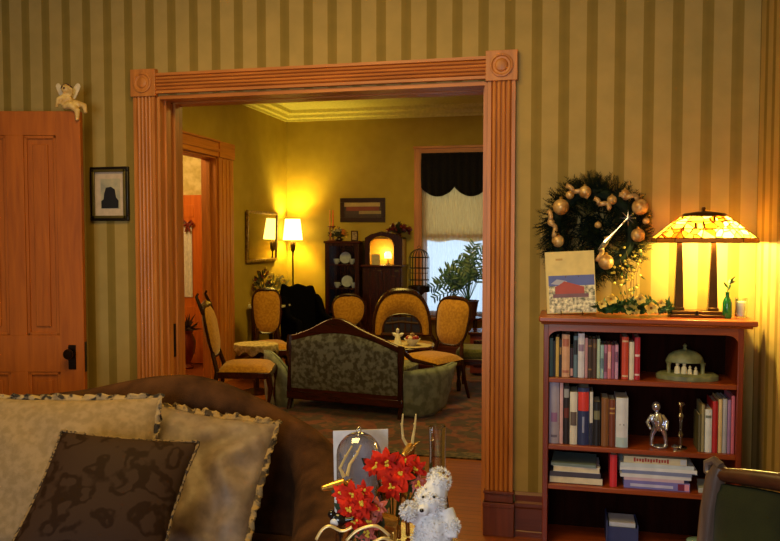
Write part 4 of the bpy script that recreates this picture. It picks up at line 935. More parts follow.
poinsettia('bright red poinsettia at the upper right of the table, before the tall antlers', [(386, 464, 2.20, 0.05), (400, 474, 2.19, 0.046), (392, 486, 2.18, 0.042), (374, 466, 2.21, 0.036), (416, 470, 2.24, 0.036), (405, 462, 2.22, 0.036)], g(392, 2.22), redp)
poinsettia('bright red poinsettia at the lower left of the table, before the lying reindeer', [(352, 496, 2.05, 0.046), (362, 504, 2.04, 0.042), (348, 510, 2.03, 0.036), (354, 520, 2.03, 0.038), (342, 494, 2.07, 0.03), (364, 492, 2.06, 0.03)], g(358, 2.07), redp)
poinsettia('faded pinkish flower cluster between the two red poinsettias on the table', [(370, 524, 2.05, 0.034), (376, 508, 2.07, 0.034), (366, 534, 2.05, 0.03), (418, 484, 2.22, 0.032)], g(380, 2.09), pinkp)
# glossy black and white bird by the left flower
p = atD(338, 520, 2.02); t = thing('bird_ornament', 'tiny black and white bird ornament left of the lower poinsettia', 'ornament', (p.x, p.y, TZ))
bm = B(); ell(bm, p, (0.022, 0.016, 0.018)); ell(bm, p+Vector((-0.016, -0.004, 0.016)), 0.011); tube(bm, [p+Vector((0.015, 0, 0)), p+Vector((0.045, 0, 0.008))], [0.009, 0.004], 8)
for s in (-1, 1): tube(bm, [p+Vector((0.005*s, 0, -0.01)), Vector((p.x+0.006*s, p.y, TZ+0.001))], 0.0025, 5)
obj('body', bm, plain('glossy_black', (14, 14, 18), 0.15), t, remesh=0.0025)
bm = B(); ell(bm, p+Vector((-0.006, -0.012, -0.003)), (0.012, 0.007, 0.011)); obj('breast', bm, plain('white_feather', (210, 210, 214), 0.5), t, label='white breast patch')
# ribbon loops along the front of the table
t = thing('gold_ribbon', 'curling cream and gold ribbon along the front of the small table', 'ribbon', g(350, 2.03))
for a in ([(316, 540), (322, 530), (330, 526), (342, 531), (352, 527)], [(346, 541), (358, 530), (376, 526), (390, 536)], [(370, 544), (384, 538), (396, 545)]):
    bm = B(); pts = [atD(u, v, 1.99) for u, v in a]
    pts = smoothpath(pts, 5); ribbon(bm, pts, 0.008, Vector((0, 0.8, -0.6)))
    for v_ in bm.verts: v_.co.z = max(v_.co.z, TZ+0.002)
    obj('loop', bm, plain('cream_gold_ribbon', (226, 200, 140), 0.3, 0.4), t, solid=0.001)
# bell jar in front of a white card
p = g(360, 2.36)
t = thing('card', 'plain white card standing behind the glass dome', 'card', (p.x, p.y+0.02, TZ))
a, b = atD(333, 431, 2.385), atD(388, 429, 2.385); c_, d_ = atD(335, 520, 2.37), atD(388, 520, 2.37); c_.z = d_.z = TZ+0.001
bm = B(); n_ = Vector((0.0, 0.003, 0)); vv = [bm.verts.new(q) for q in (c_, d_, b, a)]; v2 = [bm.verts.new(q+n_) for q in (c_, d_, b, a)]
bm.faces.new(vv); bm.faces.new(v2[::-1])
for i in range(4): bm.faces.new((vv[i], vv[(i+1) % 4], v2[(i+1) % 4], v2[i]))
obj('paper', bm, plain('white_paper', (206, 204, 210), 0.7), t, smooth=False)
p = g(359, 2.29); top = atD(359, 432, 2.29).z-TZ
t = thing('glass_dome', 'clear glass bell jar with knob, standing before the white card', 'glass dome', p)
def smokey():
    m, nt, b = newmat('smoky_glass'); nt.nodes.clear(); out = node(nt, 'ShaderNodeOutputMaterial'); tr = node(nt, 'ShaderNodeBsdfTransparent'); tr.inputs[0].default_value = (0.72, 0.74, 0.82, 1)
    gl = node(nt, 'ShaderNodeBsdfGlossy'); gl.inputs['Roughness'].default_value = 0.08; gl.inputs[0].default_value = (0.75, 0.78, 0.9, 1); lw_ = node(nt, 'ShaderNodeLayerWeight'); lw_.inputs[0].default_value = 0.5
    mx = node(nt, 'ShaderNodeMixShader'); nt.links.new(lw_.outputs['Facing'], mx.inputs[0]); nt.links.new(tr.outputs[0], mx.inputs[1]); nt.links.new(gl.outputs[0], mx.inputs[2]); nt.links.new(mx.outputs[0], out.inputs[0]); return m
smoke = smokey(); r = 0.066
bm = B(); lathe(bm, [(r, 0.012)]+[(r, top-r)]+[(r*math.cos(a*PI/16), top-r+r*math.sin(a*PI/16)) for a in range(1, 8)]+[(0.0, top)], p, 28); obj('dome', bm, smoke, t)
bm = B(); ell(bm, p+Vector((0, 0, top+0.008)), 0.009, seg=12, rings=8); obj('knob', bm, clear, t)
bm = B(); lathe(bm, [(r+0.010, 0.0), (r+0.012, 0.006), (r+0.004, 0.012), (0, 0.012)], p, 28); obj('base', bm, walnut, t)
# glass chimney
p = g(437, 2.30); top = atD(437, 426, 2.30).z-TZ
t = thing('glass_chimney', 'tall clear glass hurricane chimney behind the white bear', 'candle holder', p)
bm = B(); lathe(bm, [(0.028, 0.0), (0.034, 0.02), (0.036, 0.08), (0.028, 0.14), (0.024, top*0.75), (0.026, top), (0.024, top), (0.022, top*0.75), (0.026, 0.14), (0.034, 0.08), (0.03, 0.02)], p, 24); obj('chimney', bm, clear, t)
bm = B(); lathe(bm, [(0.012, 0.001), (0.012, 0.17), (0.010, 0.172), (0.008, 0.19), (0, 0.195)], p, 14); obj('inner_candle', bm, silver, t)
# white fluffy bear
WH = plain('white_fleece', (226, 226, 232), 0.9, spec=0.1, c2=(206, 208, 216), scale=60)
BD = 2.12; p = g(431, BD); t = thing('toy_bear', 'fluffy white toy bear standing at the right of the small table', 'toy', p)
bm = B(); hd = atD(430, 501, BD)
body = p+Vector((0.003, 0, 0.045)); ell(bm, body, (0.058, 0.05, 0.062)); ell(bm, p+Vector((0.006, 0, 0.09)), (0.05, 0.044, 0.05))
ell(bm, hd, (0.042, 0.04, 0.040)); ell(bm, hd+Vector((-0.010, -0.036, -0.012)), (0.018, 0.018, 0.014))
tube(bm, [hd+Vector((0.012, 0.01, 0.02)), atD(439, 478, BD+0.01), atD(441, 474, BD+0.01)], [0.038, 0.027, 0.022], 12)
tube(bm, [atD(418, 516, BD), atD(409, 512, BD-0.03), atD(405, 508, BD-0.03)], [0.026, 0.022, 0.018], 10); tube(bm, [atD(446, 512, BD), atD(452, 525, BD-0.02), atD(452, 538, BD-0.03)], [0.026, 0.022, 0.018], 10)
for s in (-1, 1): ell(bm, p+Vector((0.026*s, -0.03, 0.016)), (0.026, 0.034, 0.016))
for v in bm.verts:
    q = v.co.copy(); v.co += Vector((noise.noise(q*60), noise.noise(q*60+Vector((9, 0, 0))), noise.noise(q*60+Vector((0, 7, 0)))))*0.006; v.co.z = max(v.co.z, TZ+0.001)
bodyo = obj('body', bm, WH, t, remesh=0.004)
bm = B(); random.seed(3)
cents = [(body, (0.058, 0.05, 0.062)), (p+Vector((0.006, 0, 0.09)), (0.05, 0.044, 0.05)), (hd, (0.042, 0.04, 0.040)), (atD(409, 511, BD-0.03), (0.022,)*3), (atD(451, 526, BD-0.02), (0.022,)*3), (atD(439, 480, BD+0.01), (0.03, 0.03, 0.032))]
for c0, rr in cents:
    for i in range(520):
        d = rdir(); q = c0+Vector((d.x*rr[0], d.y*rr[1], d.z*rr[2]))*0.97
        if q.z < TZ+0.004: continue
        leaf(bm, q, (d+rdir()*0.7).normalized(), rdir(), 0.009, 0.003, 0.3, 2)
obj('fleece', bm, WH, t, kind='stuff', recalc=False)
for px_ in (423, 434):
    bm = B(); e_ = atD(px_, 497, BD-0.045); ell(bm, e_, 0.004, seg=10, rings=8); obj('eye', bm, MC['glossy_black'], t)
bm = B(); ell(bm, hd+Vector((-0.013, -0.056, -0.008)), (0.006, 0.005, 0.005), seg=10, rings=8); obj('nose', bm, MC['glossy_black'], t)

# ================================================================== GREEN ARMCHAIR, lower right
gv = cloth('green_velvet', (16, 20, 6), (34, 38, 12), scale=6, rough=0.9, sheen=0.05, bump=0.2, contrast=(0.35, 0.65))
greyw = wood('grey_brown_wood', (70, 56, 50), (104, 86, 76), 'z', 0.35)
p = atD(716, 470, 1.85); q = atD(860, 500, 1.55)
axx = Vector((q.x-p.x, q.y-p.y, 0)); W_ = 0.56; axx.normalize(); zt2 = p.z+0.0
nf = Vector((axx.y, -axx.x, 0))   # towards us: the chair's back rest faces the room
t = thing('armchair', 'dark green velvet armchair with a carved wooden frame, cropped at the lower right corner', 'armchair', (p.x, p.y, 0))
MA = basis((p.x, p.y, 0), axx, (0, 0, 1), nf)
def ap(u, v, w=0): return MA @ Vector((u, v, w))
H = p.z
bm = B(); tube(bm, [ap(-0.040, 0.40, 0.03), ap(-0.034, 0.62, 0.012), ap(-0.016, H-0.10), ap(0.0, H-0.02), ap(0.012, H+0.012)], [0.022, 0.023, 0.022, 0.024, 0.016], 12)
tube(bm, [ap(-0.040, 0.40, 0.03), ap(-0.04, 0.2, 0.01), ap(-0.045, 0.0, -0.06)], [0.022, 0.02, 0.014], 10); obj('back_post', bm, greyw, t)
bm = B(); tube(bm, [ap(W_+0.04, 0.40, 0.03), ap(W_+0.034, 0.62, 0.012), ap(W_+0.016, H-0.10), ap(W_, H-0.02), ap(W_-0.012, H+0.012)], [0.022, 0.023, 0.022, 0.024, 0.016], 12)
tube(bm, [ap(W_+0.040, 0.40, 0.03), ap(W_+0.04, 0.2, 0.01), ap(W_+0.045, 0.0, -0.06)], [0.022, 0.02, 0.014], 10); obj('back_post', bm, greyw, t)
bm = B(); tube(bm, [ap(0.012, H+0.012), ap(-0.006, H+0.022, 0.0), ap(-0.022, H+0.012, 0.004), ap(-0.02, H-0.008, 0.006), ap(-0.006, H-0.012, 0.008)], [0.012, 0.011, 0.010, 0.009, 0.009], 8); obj('scroll_ear', bm, greyw, t)
bm = B(); n = 16; tube(bm, [ap(0.0+W_*i/n, H-0.01+0.035*math.sin(PI*i/n)+0.018*math.exp(-((i-n/2)/1.6)**2)) for i in range(n+1)], [0.016+0.006*math.sin(PI*i/n) for i in range(n+1)], 10); obj('crest_rail', bm, wood('crest_rail_wood', (44, 22, 12), (70, 36, 20), 'x', 0.35), t)
bm = B(); tube(bm, [ap(-0.035, 0.52, 0.015), ap(W_+0.035, 0.52, 0.015)], 0.018, 10); obj('lower_rail', bm, greyw, t)
bm = B(); grid(bm, lambda u, v: ap(-0.012*(1-v)+0.006+(W_-0.012+0.024*(1-v))*u, 0.53+(H-0.56+0.03*math.sin(PI*u))*v, 0.008+0.05*(max(0, math.sin(PI*u)*math.sin(PI*v)))**0.4), 20, 20)
grid(bm, lambda u, v: ap(0.006+(W_-0.012)*u, 0.53+(H-0.56+0.03*math.sin(PI*u))*v, -0.004), 8, 8); obj('backrest', bm, gv, t)
bm = B(); sM = MA
box(bm, -0.02, W_+0.02, 0.34, 0.46, 0.03, 0.55, M=MA); obj('seat', bm, gv, t, bevel=0.03)
bm = B(); box(bm, -0.03, W_+0.03, 0.28, 0.34, 0.02, 0.56, M=MA); obj('seat_frame', bm, greyw, t, bevel=0.008)
for u in (0.0, W_):
    bm = B(); tube(bm, [ap(u, 0.30, 0.53), ap(u, 0.15, 0.545), ap(u, 0.0, 0.53)], [0.024, 0.018, 0.013], 10); obj('leg', bm, greyw, t)
    s = -1 if u == 0 else 1
    bm = B(); tube(bm, [ap(u+s*0.03, 0.66, 0.02), ap(u+s*0.05, 0.67, 0.2), ap(u+s*0.05, 0.65, 0.40), ap(u+s*0.03, 0.5, 0.45), ap(u+s*0.01, 0.34, 0.46)], [0.016, 0.02, 0.02, 0.016, 0.016], 10); obj('arm', bm, greyw, t)
# ================================================================== BACK ROOM
def atDz(px_, py_, d): return atD(px_, py_, d)
mahog = wood('dark_mahogany', (34, 12, 8), (60, 23, 12), 'z', 0.25); mahogx = wood('dark_mahogany_x', (44, 14, 8), (78, 28, 14), 'x', 0.25)
goldf = cloth('gold_upholstery', (158, 108, 26), (182, 130, 38), scale=45, sheen=0.3, bump=0.1)
# ---- window
oakw = oak
def casing_box(name, x0, x1, z0, z1, m, y=BY, dep=0.03): 
    bm = B(); box(bm, x0, x1, y-dep, y+0.002, z0, z1); box(bm, x0+0.2*min(x1-x0, 0.12) if x1-x0 < z1-z0 else x0, x1-0.2*min(x1-x0, 0.12) if x1-x0 < z1-z0 else x1, y-dep-0.008, y-dep+0.001, z0+(0.03 if z1-z0 < 0.3 else 0), z1-(0.03 if z1-z0 < 0.3 else 0)); return struct(name, bm, m, bevel=0.003)
cw2 = wx0-atY(414.5, 200, BY).x; ctop = atY(430, 148, BY).z
casing_box('trim_window_left', wx0-cw2, wx0, wz0-0.1, ctop, oak); casing_box('trim_window_right', wx1, wx1+cw2, wz0-0.1, ctop, oak)
casing_box('trim_window_head', wx0-cw2-0.01, wx1+cw2+0.01, ctop-0.01, ctop+0.02, oakh, dep=0.045); casing_box('trim_window_frieze', wx0, wx1, wz1, ctop, oakh)
bm = B(); box(bm, wx0-cw2-0.03, wx1+cw2+0.03, BY-0.07, BY+0.10, wz0-0.03, wz0); struct('trim_window_sill', bm, oakh, bevel=0.004)
w1 = thing('window_1', 'tall sash window', 'window', (wx0, BY+0.08, wz0)); 
for k_ in ('label', 'category'): del w1[k_]
w1['kind'] = 'structure'
bm = B(); zm = (wz0+wz1)/2
for a in ((wx0, wx0+0.05, wz0, wz1), (wx1-0.05, wx1, wz0, wz1), (wx0, wx1, wz0, wz0+0.07), (wx0, wx1, wz1-0.05, wz1), (wx0, wx1, zm-0.03, zm+0.03)): box(bm, a[0], a[1], BY+0.06, BY+0.10, a[2], a[3])
obj('window_frame', bm, oak, w1)
bm = B(); box(bm, wx0+0.04, wx1-0.04, BY+0.078, BY+0.082, wz0+0.05, wz1-0.04); obj('window_pane', bm, glassy('window_glass', mix=0.1), w1)
def fabric_thin(name, col, transp, transl):
    m = bpy.data.materials.new(name); m.use_nodes = True; nt = m.node_tree; nt.nodes.clear(); out = node(nt, 'ShaderNodeOutputMaterial')
    df = node(nt, 'ShaderNodeBsdfDiffuse'); tl = node(nt, 'ShaderNodeBsdfTranslucent'); tp = node(nt, 'ShaderNodeBsdfTransparent')
    wv = node(nt, 'ShaderNodeTexNoise'); wv.inputs['Scale'].default_value = 30; nt.links.new(coords(nt, (3, 3, 0.3)), wv.inputs['Vector'])
    cc = ramp(nt, [(0.35, tuple(v*0.8 for v in lin(col)[:3])+(1,)), (0.65, lin(col))], wv.outputs[0])
    nt.links.new(cc, df.inputs[0]); nt.links.new(cc, tl.inputs[0])
    a = node(nt, 'ShaderNodeMixShader'); a.inputs[0].default_value = transl; nt.links.new(df.outputs[0], a.inputs[1]); nt.links.new(tl.outputs[0], a.inputs[2])
    b_ = node(nt, 'ShaderNodeMixShader'); b_.inputs[0].default_value = transp; nt.links.new(a.outputs[0], b_.inputs[1]); nt.links.new(tp.outputs[0], b_.inputs[2]); nt.links.new(b_.outputs[0], out.inputs[0]); return m
zs = atY(450, 241, BY).z
bm = B(); grid(bm, lambda u, v: Vector((wx0+0.01+(wx1-wx0-0.02)*u, BY+0.045, zs+0.012*math.cos(u*4*PI)+(wz1-zs)*v)), 32, 4); tag(obj('roller_shade', bm, fabric_thin('ivory_shade', (226, 180, 104), 0.0, 0.6)), 'ivory roller shade with scalloped hem pulled half down behind the lace', 'window shade')
bm = B(); grid(bm, lambda u, v: Vector((wx0-0.005+(wx1-wx0+0.01)*u, BY+0.012+0.010*math.sin(u*2*PI*13), wz0+0.02+(wz1-0.03-wz0-0.02)*v)), 160, 6)
tag(obj('lace_curtain', bm, fabric_thin('white_lace', (236, 232, 226), 0.5, 0.6)), 'thin white lace curtain covering the back window', 'curtain')
# black scalloped valance
vb, vl = atY(450, 188, BY).z, atY(437, 198, BY).z; vt = atY(450, 153, BY).z
def vz(u):   # hem: two deep scallops with a peak between
    return vb + (vl-vb)*abs(math.sin(PI*(u*2.0)))**0.75 + 0.02
bm = B(); t = thing('valance', 'black scalloped valance across the top of the back window', 'valance', ((wx0+wx1)/2, BY-0.05, vb))
def vf(u, v):
    top = vt; z_ = vz(u); return Vector((wx0+0.0+(wx1-wx0)*u, BY-0.045-0.014*math.sin(u*2*PI*9)*(0.3+0.7*(1-v))-0.03*math.sin(PI*v), z_+(top-z_)*v))
grid(bm, vf, 90, 12); obj('drape', bm, cloth('black_velvet', (12, 10, 14), (20, 16, 20), sheen=0.05), t, solid=0.006)
bm = B(); n = 90; tube(bm, [vf(i/n, 0)+Vector((0, -0.004, 0)) for i in range(n+1)], 0.006, 6); obj('fringe', bm, MC['black_velvet'], t)
# ---- left wall picture glass / mirror
def on_left(px_, py_): return atX(px_, py_, BX)
ya, yb = on_left(244.5, 236).y, on_left(275, 236).y; za, zb2 = on_left(258, 262).z, on_left(258, 211).z
t = thing('wall_mirror', 'rectangular gilt-edged mirror on the left wall reflecting the floor lamp', 'mirror', (BX, (ya+yb)/2, za))
tilt_ = lambda z_: BX+0.012+0.05*(z_-za)/(zb2-za)
bm = B()
MT = Matrix(((1, 0, 0.018/(zb2-za), BX+0.012), (0, 1, 0, 0), (0, 0, 1, za), (0, 0, 0, 1)))
hh2 = zb2-za; fw2 = 0.035
for a in ((ya, yb, 0, fw2), (ya, yb, hh2-fw2, hh2), (ya, ya+fw2, fw2, hh2-fw2), (yb-fw2, yb, fw2, hh2-fw2)): box(bm, -0.008, 0.018, a[0], a[1], a[2], a[3], M=MT)
obj('frame', bm, plain('worn_gilt', (150, 116, 52), 0.4, 0.5, c2=(96, 66, 26)), t, bevel=0.004)
bm = B(); box(bm, 0.0, 0.006, ya+fw2*0.7, yb-fw2*0.7, fw2*0.7, hh2-fw2*0.7, M=MT); obj('glass', bm, plain('mirror_glass', (200, 190, 150), 0.03, 1.0, c2=(196, 186, 146)), t, smooth=False)
# ---- floor lamp
fx, fy = -3.45, BY-0.22; pz = atD(292.5, 240, (Vector((fx, fy, 1.6))-EYEV).dot(FW)).z
zt_l = atY(292, 219, fy).z; zb_l = atY(292, 240, fy).z
t = thing('floor_lamp', 'slim dark floor lamp with a glowing pleated shade in the far corner', 'lamp', (fx, fy, 0))
bm = B(); lathe(bm, [(0.13, 0), (0.13, 0.015), (0.05, 0.035), (0.02, 0.06), (0.0, 0.06)], (fx, fy, 0), 24); obj('base', bm, bronze, t)
bm = B(); lathe(bm, [(0.011, 0.04), (0.011, zb_l-0.16), (0.03, zb_l-0.13), (0.036, zb_l-0.05), (0.02, zb_l-0.02), (0.02, zb_l+0.02), (0, zb_l+0.02)], (fx, fy, 0), 14); obj('pole', bm, bronze, t)
shm = plain('lit_lamp_shade', (255, 236, 170), 0.6, emit=6.0, ecol=(255, 228, 120))
bm = B(); r0_, r1_ = 0.125, 0.095
grid(bm, lambda u, v: Vector((fx+(r0_+(r1_-r0_)*v)*(1+0.02*math.cos(u*2*PI*24))*math.cos(u*2*PI), fy+(r0_+(r1_-r0_)*v)*(1+0.02*math.cos(u*2*PI*24))*math.sin(u*2*PI), zb_l+(zt_l-zb_l)*v)), 96, 3); bmesh.ops.remove_doubles(bm, verts=bm.verts, dist=1e-5)
obj('lamp_shade', bm, shm, t)
bm = B(); lathe(bm, [(0.0, zb_l+0.02), (0.028, zb_l+0.06), (0.03, zb_l+0.1), (0.012, zb_l+0.13), (0, zb_l+0.135)], (fx, fy, 0), 14); obj('bulb', bm, bulbm, t)
light('floor_lamp_light', 'POINT', (fx, fy, zb_l+0.165), 80, (1.0, 0.76, 0.10), 0.04)
# ---- marble-top table under the mirror with flowers
tz = 0.77; tx0, tx1 = BX+0.03, BX+0.40; ty0, ty1 = 8.22, 8.86
t = thing('marble_top_table', 'dark wooden table with white marble top under the mirror by the left wall', 'table', ((tx0+tx1)/2, (ty0+ty1)/2, 0))
bm = B(); box(bm, tx0, tx1, ty0, ty1, tz-0.025, tz); obj('marble_top', bm, plain('white_marble', (216, 208, 190), 0.25), t, bevel=0.006)
bm = B(); box(bm, tx0+0.03, tx1-0.03, ty0+0.03, ty1-0.03, tz-0.12, tz-0.025); obj('apron', bm, mahog, t, bevel=0.004)
for x in (tx0+0.05, tx1-0.05):
    for y in (ty0+0.05, ty1-0.05): bm = B(); lathe(bm, [(0.016, 0), (0.022, 0.06), (0.014, 0.12), (0.026, 0.35), (0.018, 0.5), (0.028, tz-0.12)], (x, y, 0), 12); obj('leg', bm, mahog, t)
vx, vy = atY(262, 300, 8.7).x, 8.7
def bouquet(name, label, cat, x, y, z0, vh, vr, spread, hgt, cols, nf, vm, nl=60, leafm=None, fs=0.03):
    t = thing(name, label, cat, (x, y, z0))
    bm = B(); lathe(bm, [(vr*0.6, 0), (vr, vh*0.35), (vr*0.95, vh*0.55), (vr*0.45, vh*0.85), (vr*0.6, vh), (0, vh*0.95)], (x, y, z0), 18); obj('vase', bm, vm, t)
    bm = B()
    for i in range(nl):
        d = rdir(); d.z = abs(d.z)+0.2; p = Vector((x, y, z0+vh)) + Vector((d.x*spread*random.random(), d.y*spread*random.random(), d.z*hgt*0.7*random.random())); leaf(bm, p, d, rdir(), 0.07, 0.025, 0.3)
    for i in range(nf//2): d = rdir(); tube(bm, [(x, y, z0+vh*0.9), (x+d.x*spread*0.8, y+d.y*spread*0.8, z0+vh+abs(d.z)*hgt)], 0.003, 4)
    obj('foliage', bm, leafm or plain('dusky_leaf', (46, 50, 26), 0.6), t, kind='stuff', recalc=False)
    for i in range(nf):
        d = rdir(); p = Vector((x+d.x*spread, y+d.y*spread, z0+vh+abs(d.z)*hgt)); m = cols[i % len(cols)]
        bm = B()
        for q in range(10): leaf(bm, p, rdir()+Vector((0, -0.4, 0.2)), rdir(), fs, fs*0.7, 0.3, 2)
        obj('flower', bm, m, t, recalc=False)
    return t
dred = plain('dark_red_bloom', (104, 18, 22), 0.6); whf = plain('white_bloom', (214, 200, 150), 0.6); ylf = plain('golden_bloom', (220, 170, 60), 0.6)
bouquet('flower_vase', 'vase of dark red flowers on the marble-top table beneath the mirror', 'vase', atY(263, 290, 8.47).x, 8.47, tz, 0.16, 0.05, 0.12, 0.26, [dred, dred, plain('mauve_bloom', (130, 70, 70), 0.6)], 12, mahog)
bouquet('flower_vase', 'spray of white flowers in a pale vase at the right end of the marble-top table', 'vase', atY(279, 290, 8.74).x-0.02, 8.72, tz, 0.12, 0.04, 0.14, 0.24, [whf, whf, ylf], 16, white_gl, leafm=plain('pale_leaf', (150, 140, 80), 0.6))
p = Vector((atY(248, 300, 8.34).x, 8.34, tz))
t = thing('candle', 'short white candle on a little stand at the left end of the marble-top table', 'candle', p)
bm = B(); lathe(bm, [(0.03, 0.0), (0.028, 0.01), (0.01, 0.02), (0.01, 0.03), (0.02, 0.035), (0, 0.036)], p, 14); obj('holder', bm, white_gl, t)
bm = B(); lathe(bm, [(0.012, 0.035), (0.012, 0.13), (0, 0.132)], p, 12); obj('wax', bm, MC['white_wax'], t)

# ---- upholstered chairs with rounded backs
def path_ring(fn, n): return [fn(i/n) for i in range(n)]
def make_chair(name, label, w, top, kind='oval', rz=0.0, loc=(0, 0, 0), fab=None, seat_z=0.43):
    # local frame: faces -y; back at +y; rake leans back
    fab = fab or goldf
    t = thing(name, label, 'chair', loc, rz, group=None, world=False); hb = top; lo = seat_z+0.10 if kind != 'medallion' else seat_z+0.05
    dpt = 0.46
    def bp(u, v, off=0.0): return Vector((u, dpt/2+0.02+0.10*(v-seat_z)/(hb-seat_z)-off, v))
    cx_, cz = 0.0, (hb+lo)/2; ru, rv = w/2, (hb-lo)/2
    def outline(a, s=1.0, pw=None):
        pw = pw or (0.86 if kind == 'oval' else 0.62)
        c, s_ = math.cos(a), math.sin(a); x = math.copysign(abs(c)**pw, c); z_ = math.copysign(abs(s_)**pw, s_)
        taper = 1.0-0.18*(0.5-0.5*z_)
        return x*ru*s*taper, cz+z_*rv*s
    N = 36
    bm = B(); tube(bm, [bp(*outline(2*PI*i/N, 1.03)) for i in range(N)], [0.013+0.010*max(0, math.sin(2*PI*i/N))**8 for i in range(N)], 8, closed=True); obj('back_frame', bm, mahog, t)
    bm = B()
    def pad(side):
        def f(u, v):
            x, z_ = outline(2*PI*u, v*0.99); return bp(x, z_, side*0.040*(1-v**4)+side*0.008)
        return f
    for s in (1, -1):
        vs = grid(bm, pad(s), N, 6, closed_u=True)
    bmesh.ops.remove_doubles(bm, verts=bm.verts, dist=1e-4)
    obj('backrest', bm, fab, t)
    if kind != 'plainback':
        bm = B(); lathe(bm, [(0.0, -0.02), (0.05, -0.012), (0.04, 0.008), (0.018, 0.02), (0, 0.024)], bp(0, hb), 12, sy=0.4); obj('crest', bm, mahog, t)
    bm = B()
    grid(bm, lambda u, v: Vector(((w/2+0.03)*(1-0.14*v)*(2*u-1), -dpt/2+dpt*v, seat_z-0.02+0.065*(max(0.0, 1-abs(2*u-1)**4)*max(0.0, 1-abs(2*v-1)**4))**0.5)), 14, 12)
    grid(bm, lambda u, v: Vector(((w/2+0.03)*(1-0.14*v)*(2*u-1), -dpt/2+dpt*v, seat_z-0.021)), 2, 2); obj('seat', bm, fab, t)
    bm = B(); pts = [(w/2+0.04, -dpt/2-0.012), (w/2-0.02, dpt/2+0.01), (-w/2+0.02, dpt/2+0.01), (-w/2-0.04, -dpt/2-0.012)]
    prism(bm, pts, Matrix.Translation((0, 0, seat_z-0.08)), 0.06); obj('seat_rail', bm, mahogx, t, bevel=0.008)
    for s in (-1, 1):
        bm = B(); tube(bm, [(s*(w/2+0.02), -dpt/2+0.01, seat_z-0.04), (s*(w/2+0.035), -dpt/2-0.012, seat_z-0.16), (s*(w/2+0.012), -dpt/2+0.01, 0.12), (s*(w/2+0.02), -dpt/2-0.01, 0.02), (s*(w/2+0.02), -dpt/2-0.012, 0.0)], [0.028, 0.024, 0.014, 0.016, 0.018], 8); obj('leg', bm, mahog, t)
        bm = B(); x0_, z0_ = outline(PI*1.25 if s < 0 else -PI*0.25); tube(bm, [bp(x0_, z0_), (s*(w/2-0.03), dpt/2, seat_z-0.02), (s*(w/2-0.02), dpt/2+0.03, 0.2), (s*(w/2-0.02), dpt/2+0.10, 0.0)], [0.018, 0.022, 0.018, 0.014], 8); obj('leg', bm, mahog, t)
    return t
def base_at(px_, d): p = atD(px_, 300, d); return (p.x, p.y, 0)
def top_at(py_, d): return atD(390, py_, d).z
face = lambda p, ang=0.0: math.atan2(p[1], p[0])-PI/2+ang     # rz that turns the chair's front (-y) towards the camera, plus an angle
# 1 balloon-back behind the settee
p = base_at(350, 8.72); make_chair('balloon_back_chair', 'gold upholstered balloon-back chair left of the arched settee, in front of the china cabinet', 0.40, top_at(297, 8.85), 'oval', face(p, 0.05), p)
# 2 chair before the marble-top table
p = base_at(271, 8.10); make_chair('square_back_chair', 'gold upholstered chair with squarish rounded back, before the marble-top table', 0.32, top_at(291, 8.30), 'square', face(p, 0.15), p)
# 3 large chair at the right, turned to the left
p = base_at(431, 7.35); make_chair('parlour_chair', 'gold upholstered high-back chair at the right, turned towards the lace-covered table', 0.44, top_at(299, 7.55), 'square', face(p, -0.75), p, seat_z=0.42)
# 4 chair in profile at the far left, facing right, with carved ears
p = base_at(246, 6.88); ch = make_chair('side_chair', 'gold upholstered armless chair seen from the side near the doorway, facing right', 0.42, top_at(304, 7.0), 'square', face(p, 1.42), p, seat_z=0.42)
bm = B(); hb = top_at(304, 7.0)
for s in (-1, 1): tube(bm, [(s*0.19, 0.34, hb-0.06), (s*0.20, 0.37, hb+0.02), (s*0.185, 0.40, hb+0.09), (s*0.18, 0.385, hb+0.12)], [0.018, 0.016, 0.013, 0.009], 8)
tube(bm, [(-0.2, 0.36, hb-0.0), (0, 0.36, hb+0.03), (0.2, 0.36, hb-0.0)], 0.018, 8); obj('carved_ears', bm, mahog, ch)
# ---- arched settee in the middle: a horseshoe of gold padding round an open centre
p = atD(402, 300, 8.35); rzz = face(p, 0.0); ztop = top_at(293, 8.45)
t = thing('settee', 'gold upholstered settee with arched horseshoe back and dark open centre, behind the lace table', 'settee', (p.x, p.y, 0), rzz, world=False)
hw_ = 0.31; N = 30
def arch(a, s): q = (1-s)/0.42; return Vector((hw_*(1-0.28*q)*math.copysign(abs(math.cos(a))**0.8, math.cos(a)), 0.24+0.05*math.sin(a), 0.48+(ztop-0.48)*(1-0.52*q)*abs(math.sin(a))**0.8))
bm = B(); grid(bm, lambda u, v: arch(PI*u, 1.0-0.42*v)+Vector((0, -0.035*math.sin(PI*v), 0)), N, 8); grid(bm, lambda u, v: arch(PI*u, 1.0-0.42*v)+Vector((0, 0.02, 0)), N, 3); obj('backrest', bm, goldf, t)
bm = B(); tube(bm, [arch(PI*i/N, 1.03) for i in range(N+1)], [0.02+0.012*math.sin(PI*i/N)**8 for i in range(N+1)], 8); obj('back_frame', bm, mahog, t)
bm = B(); tube(bm, [arch(PI*i/N, 0.57) for i in range(N+1)], 0.012, 8)
for u in (-0.10, -0.035, 0.035, 0.10): tube(bm, [(u, 0.25, 0.48), (u*1.1, 0.27, 0.68)], 0.010, 6)
tube(bm, [(-0.18, 0.25, 0.60), (0, 0.26, 0.62), (0.18, 0.25, 0.60)], 0.014, 8); obj('splat', bm, walnut, t)
bm = B(); prism(bm, [(-0.20, 0.40), (0.20, 0.40), (0.20, 0.60), (0.13, 0.67), (-0.13, 0.67), (-0.20, 0.60)], basis((0, 0.275, 0), (1, 0, 0), (0, 0, 1), (0, -1, 0)), 0.015); obj('centre_panel', bm, plain('very_dark_wood', (22, 10, 8), 0.5), t)
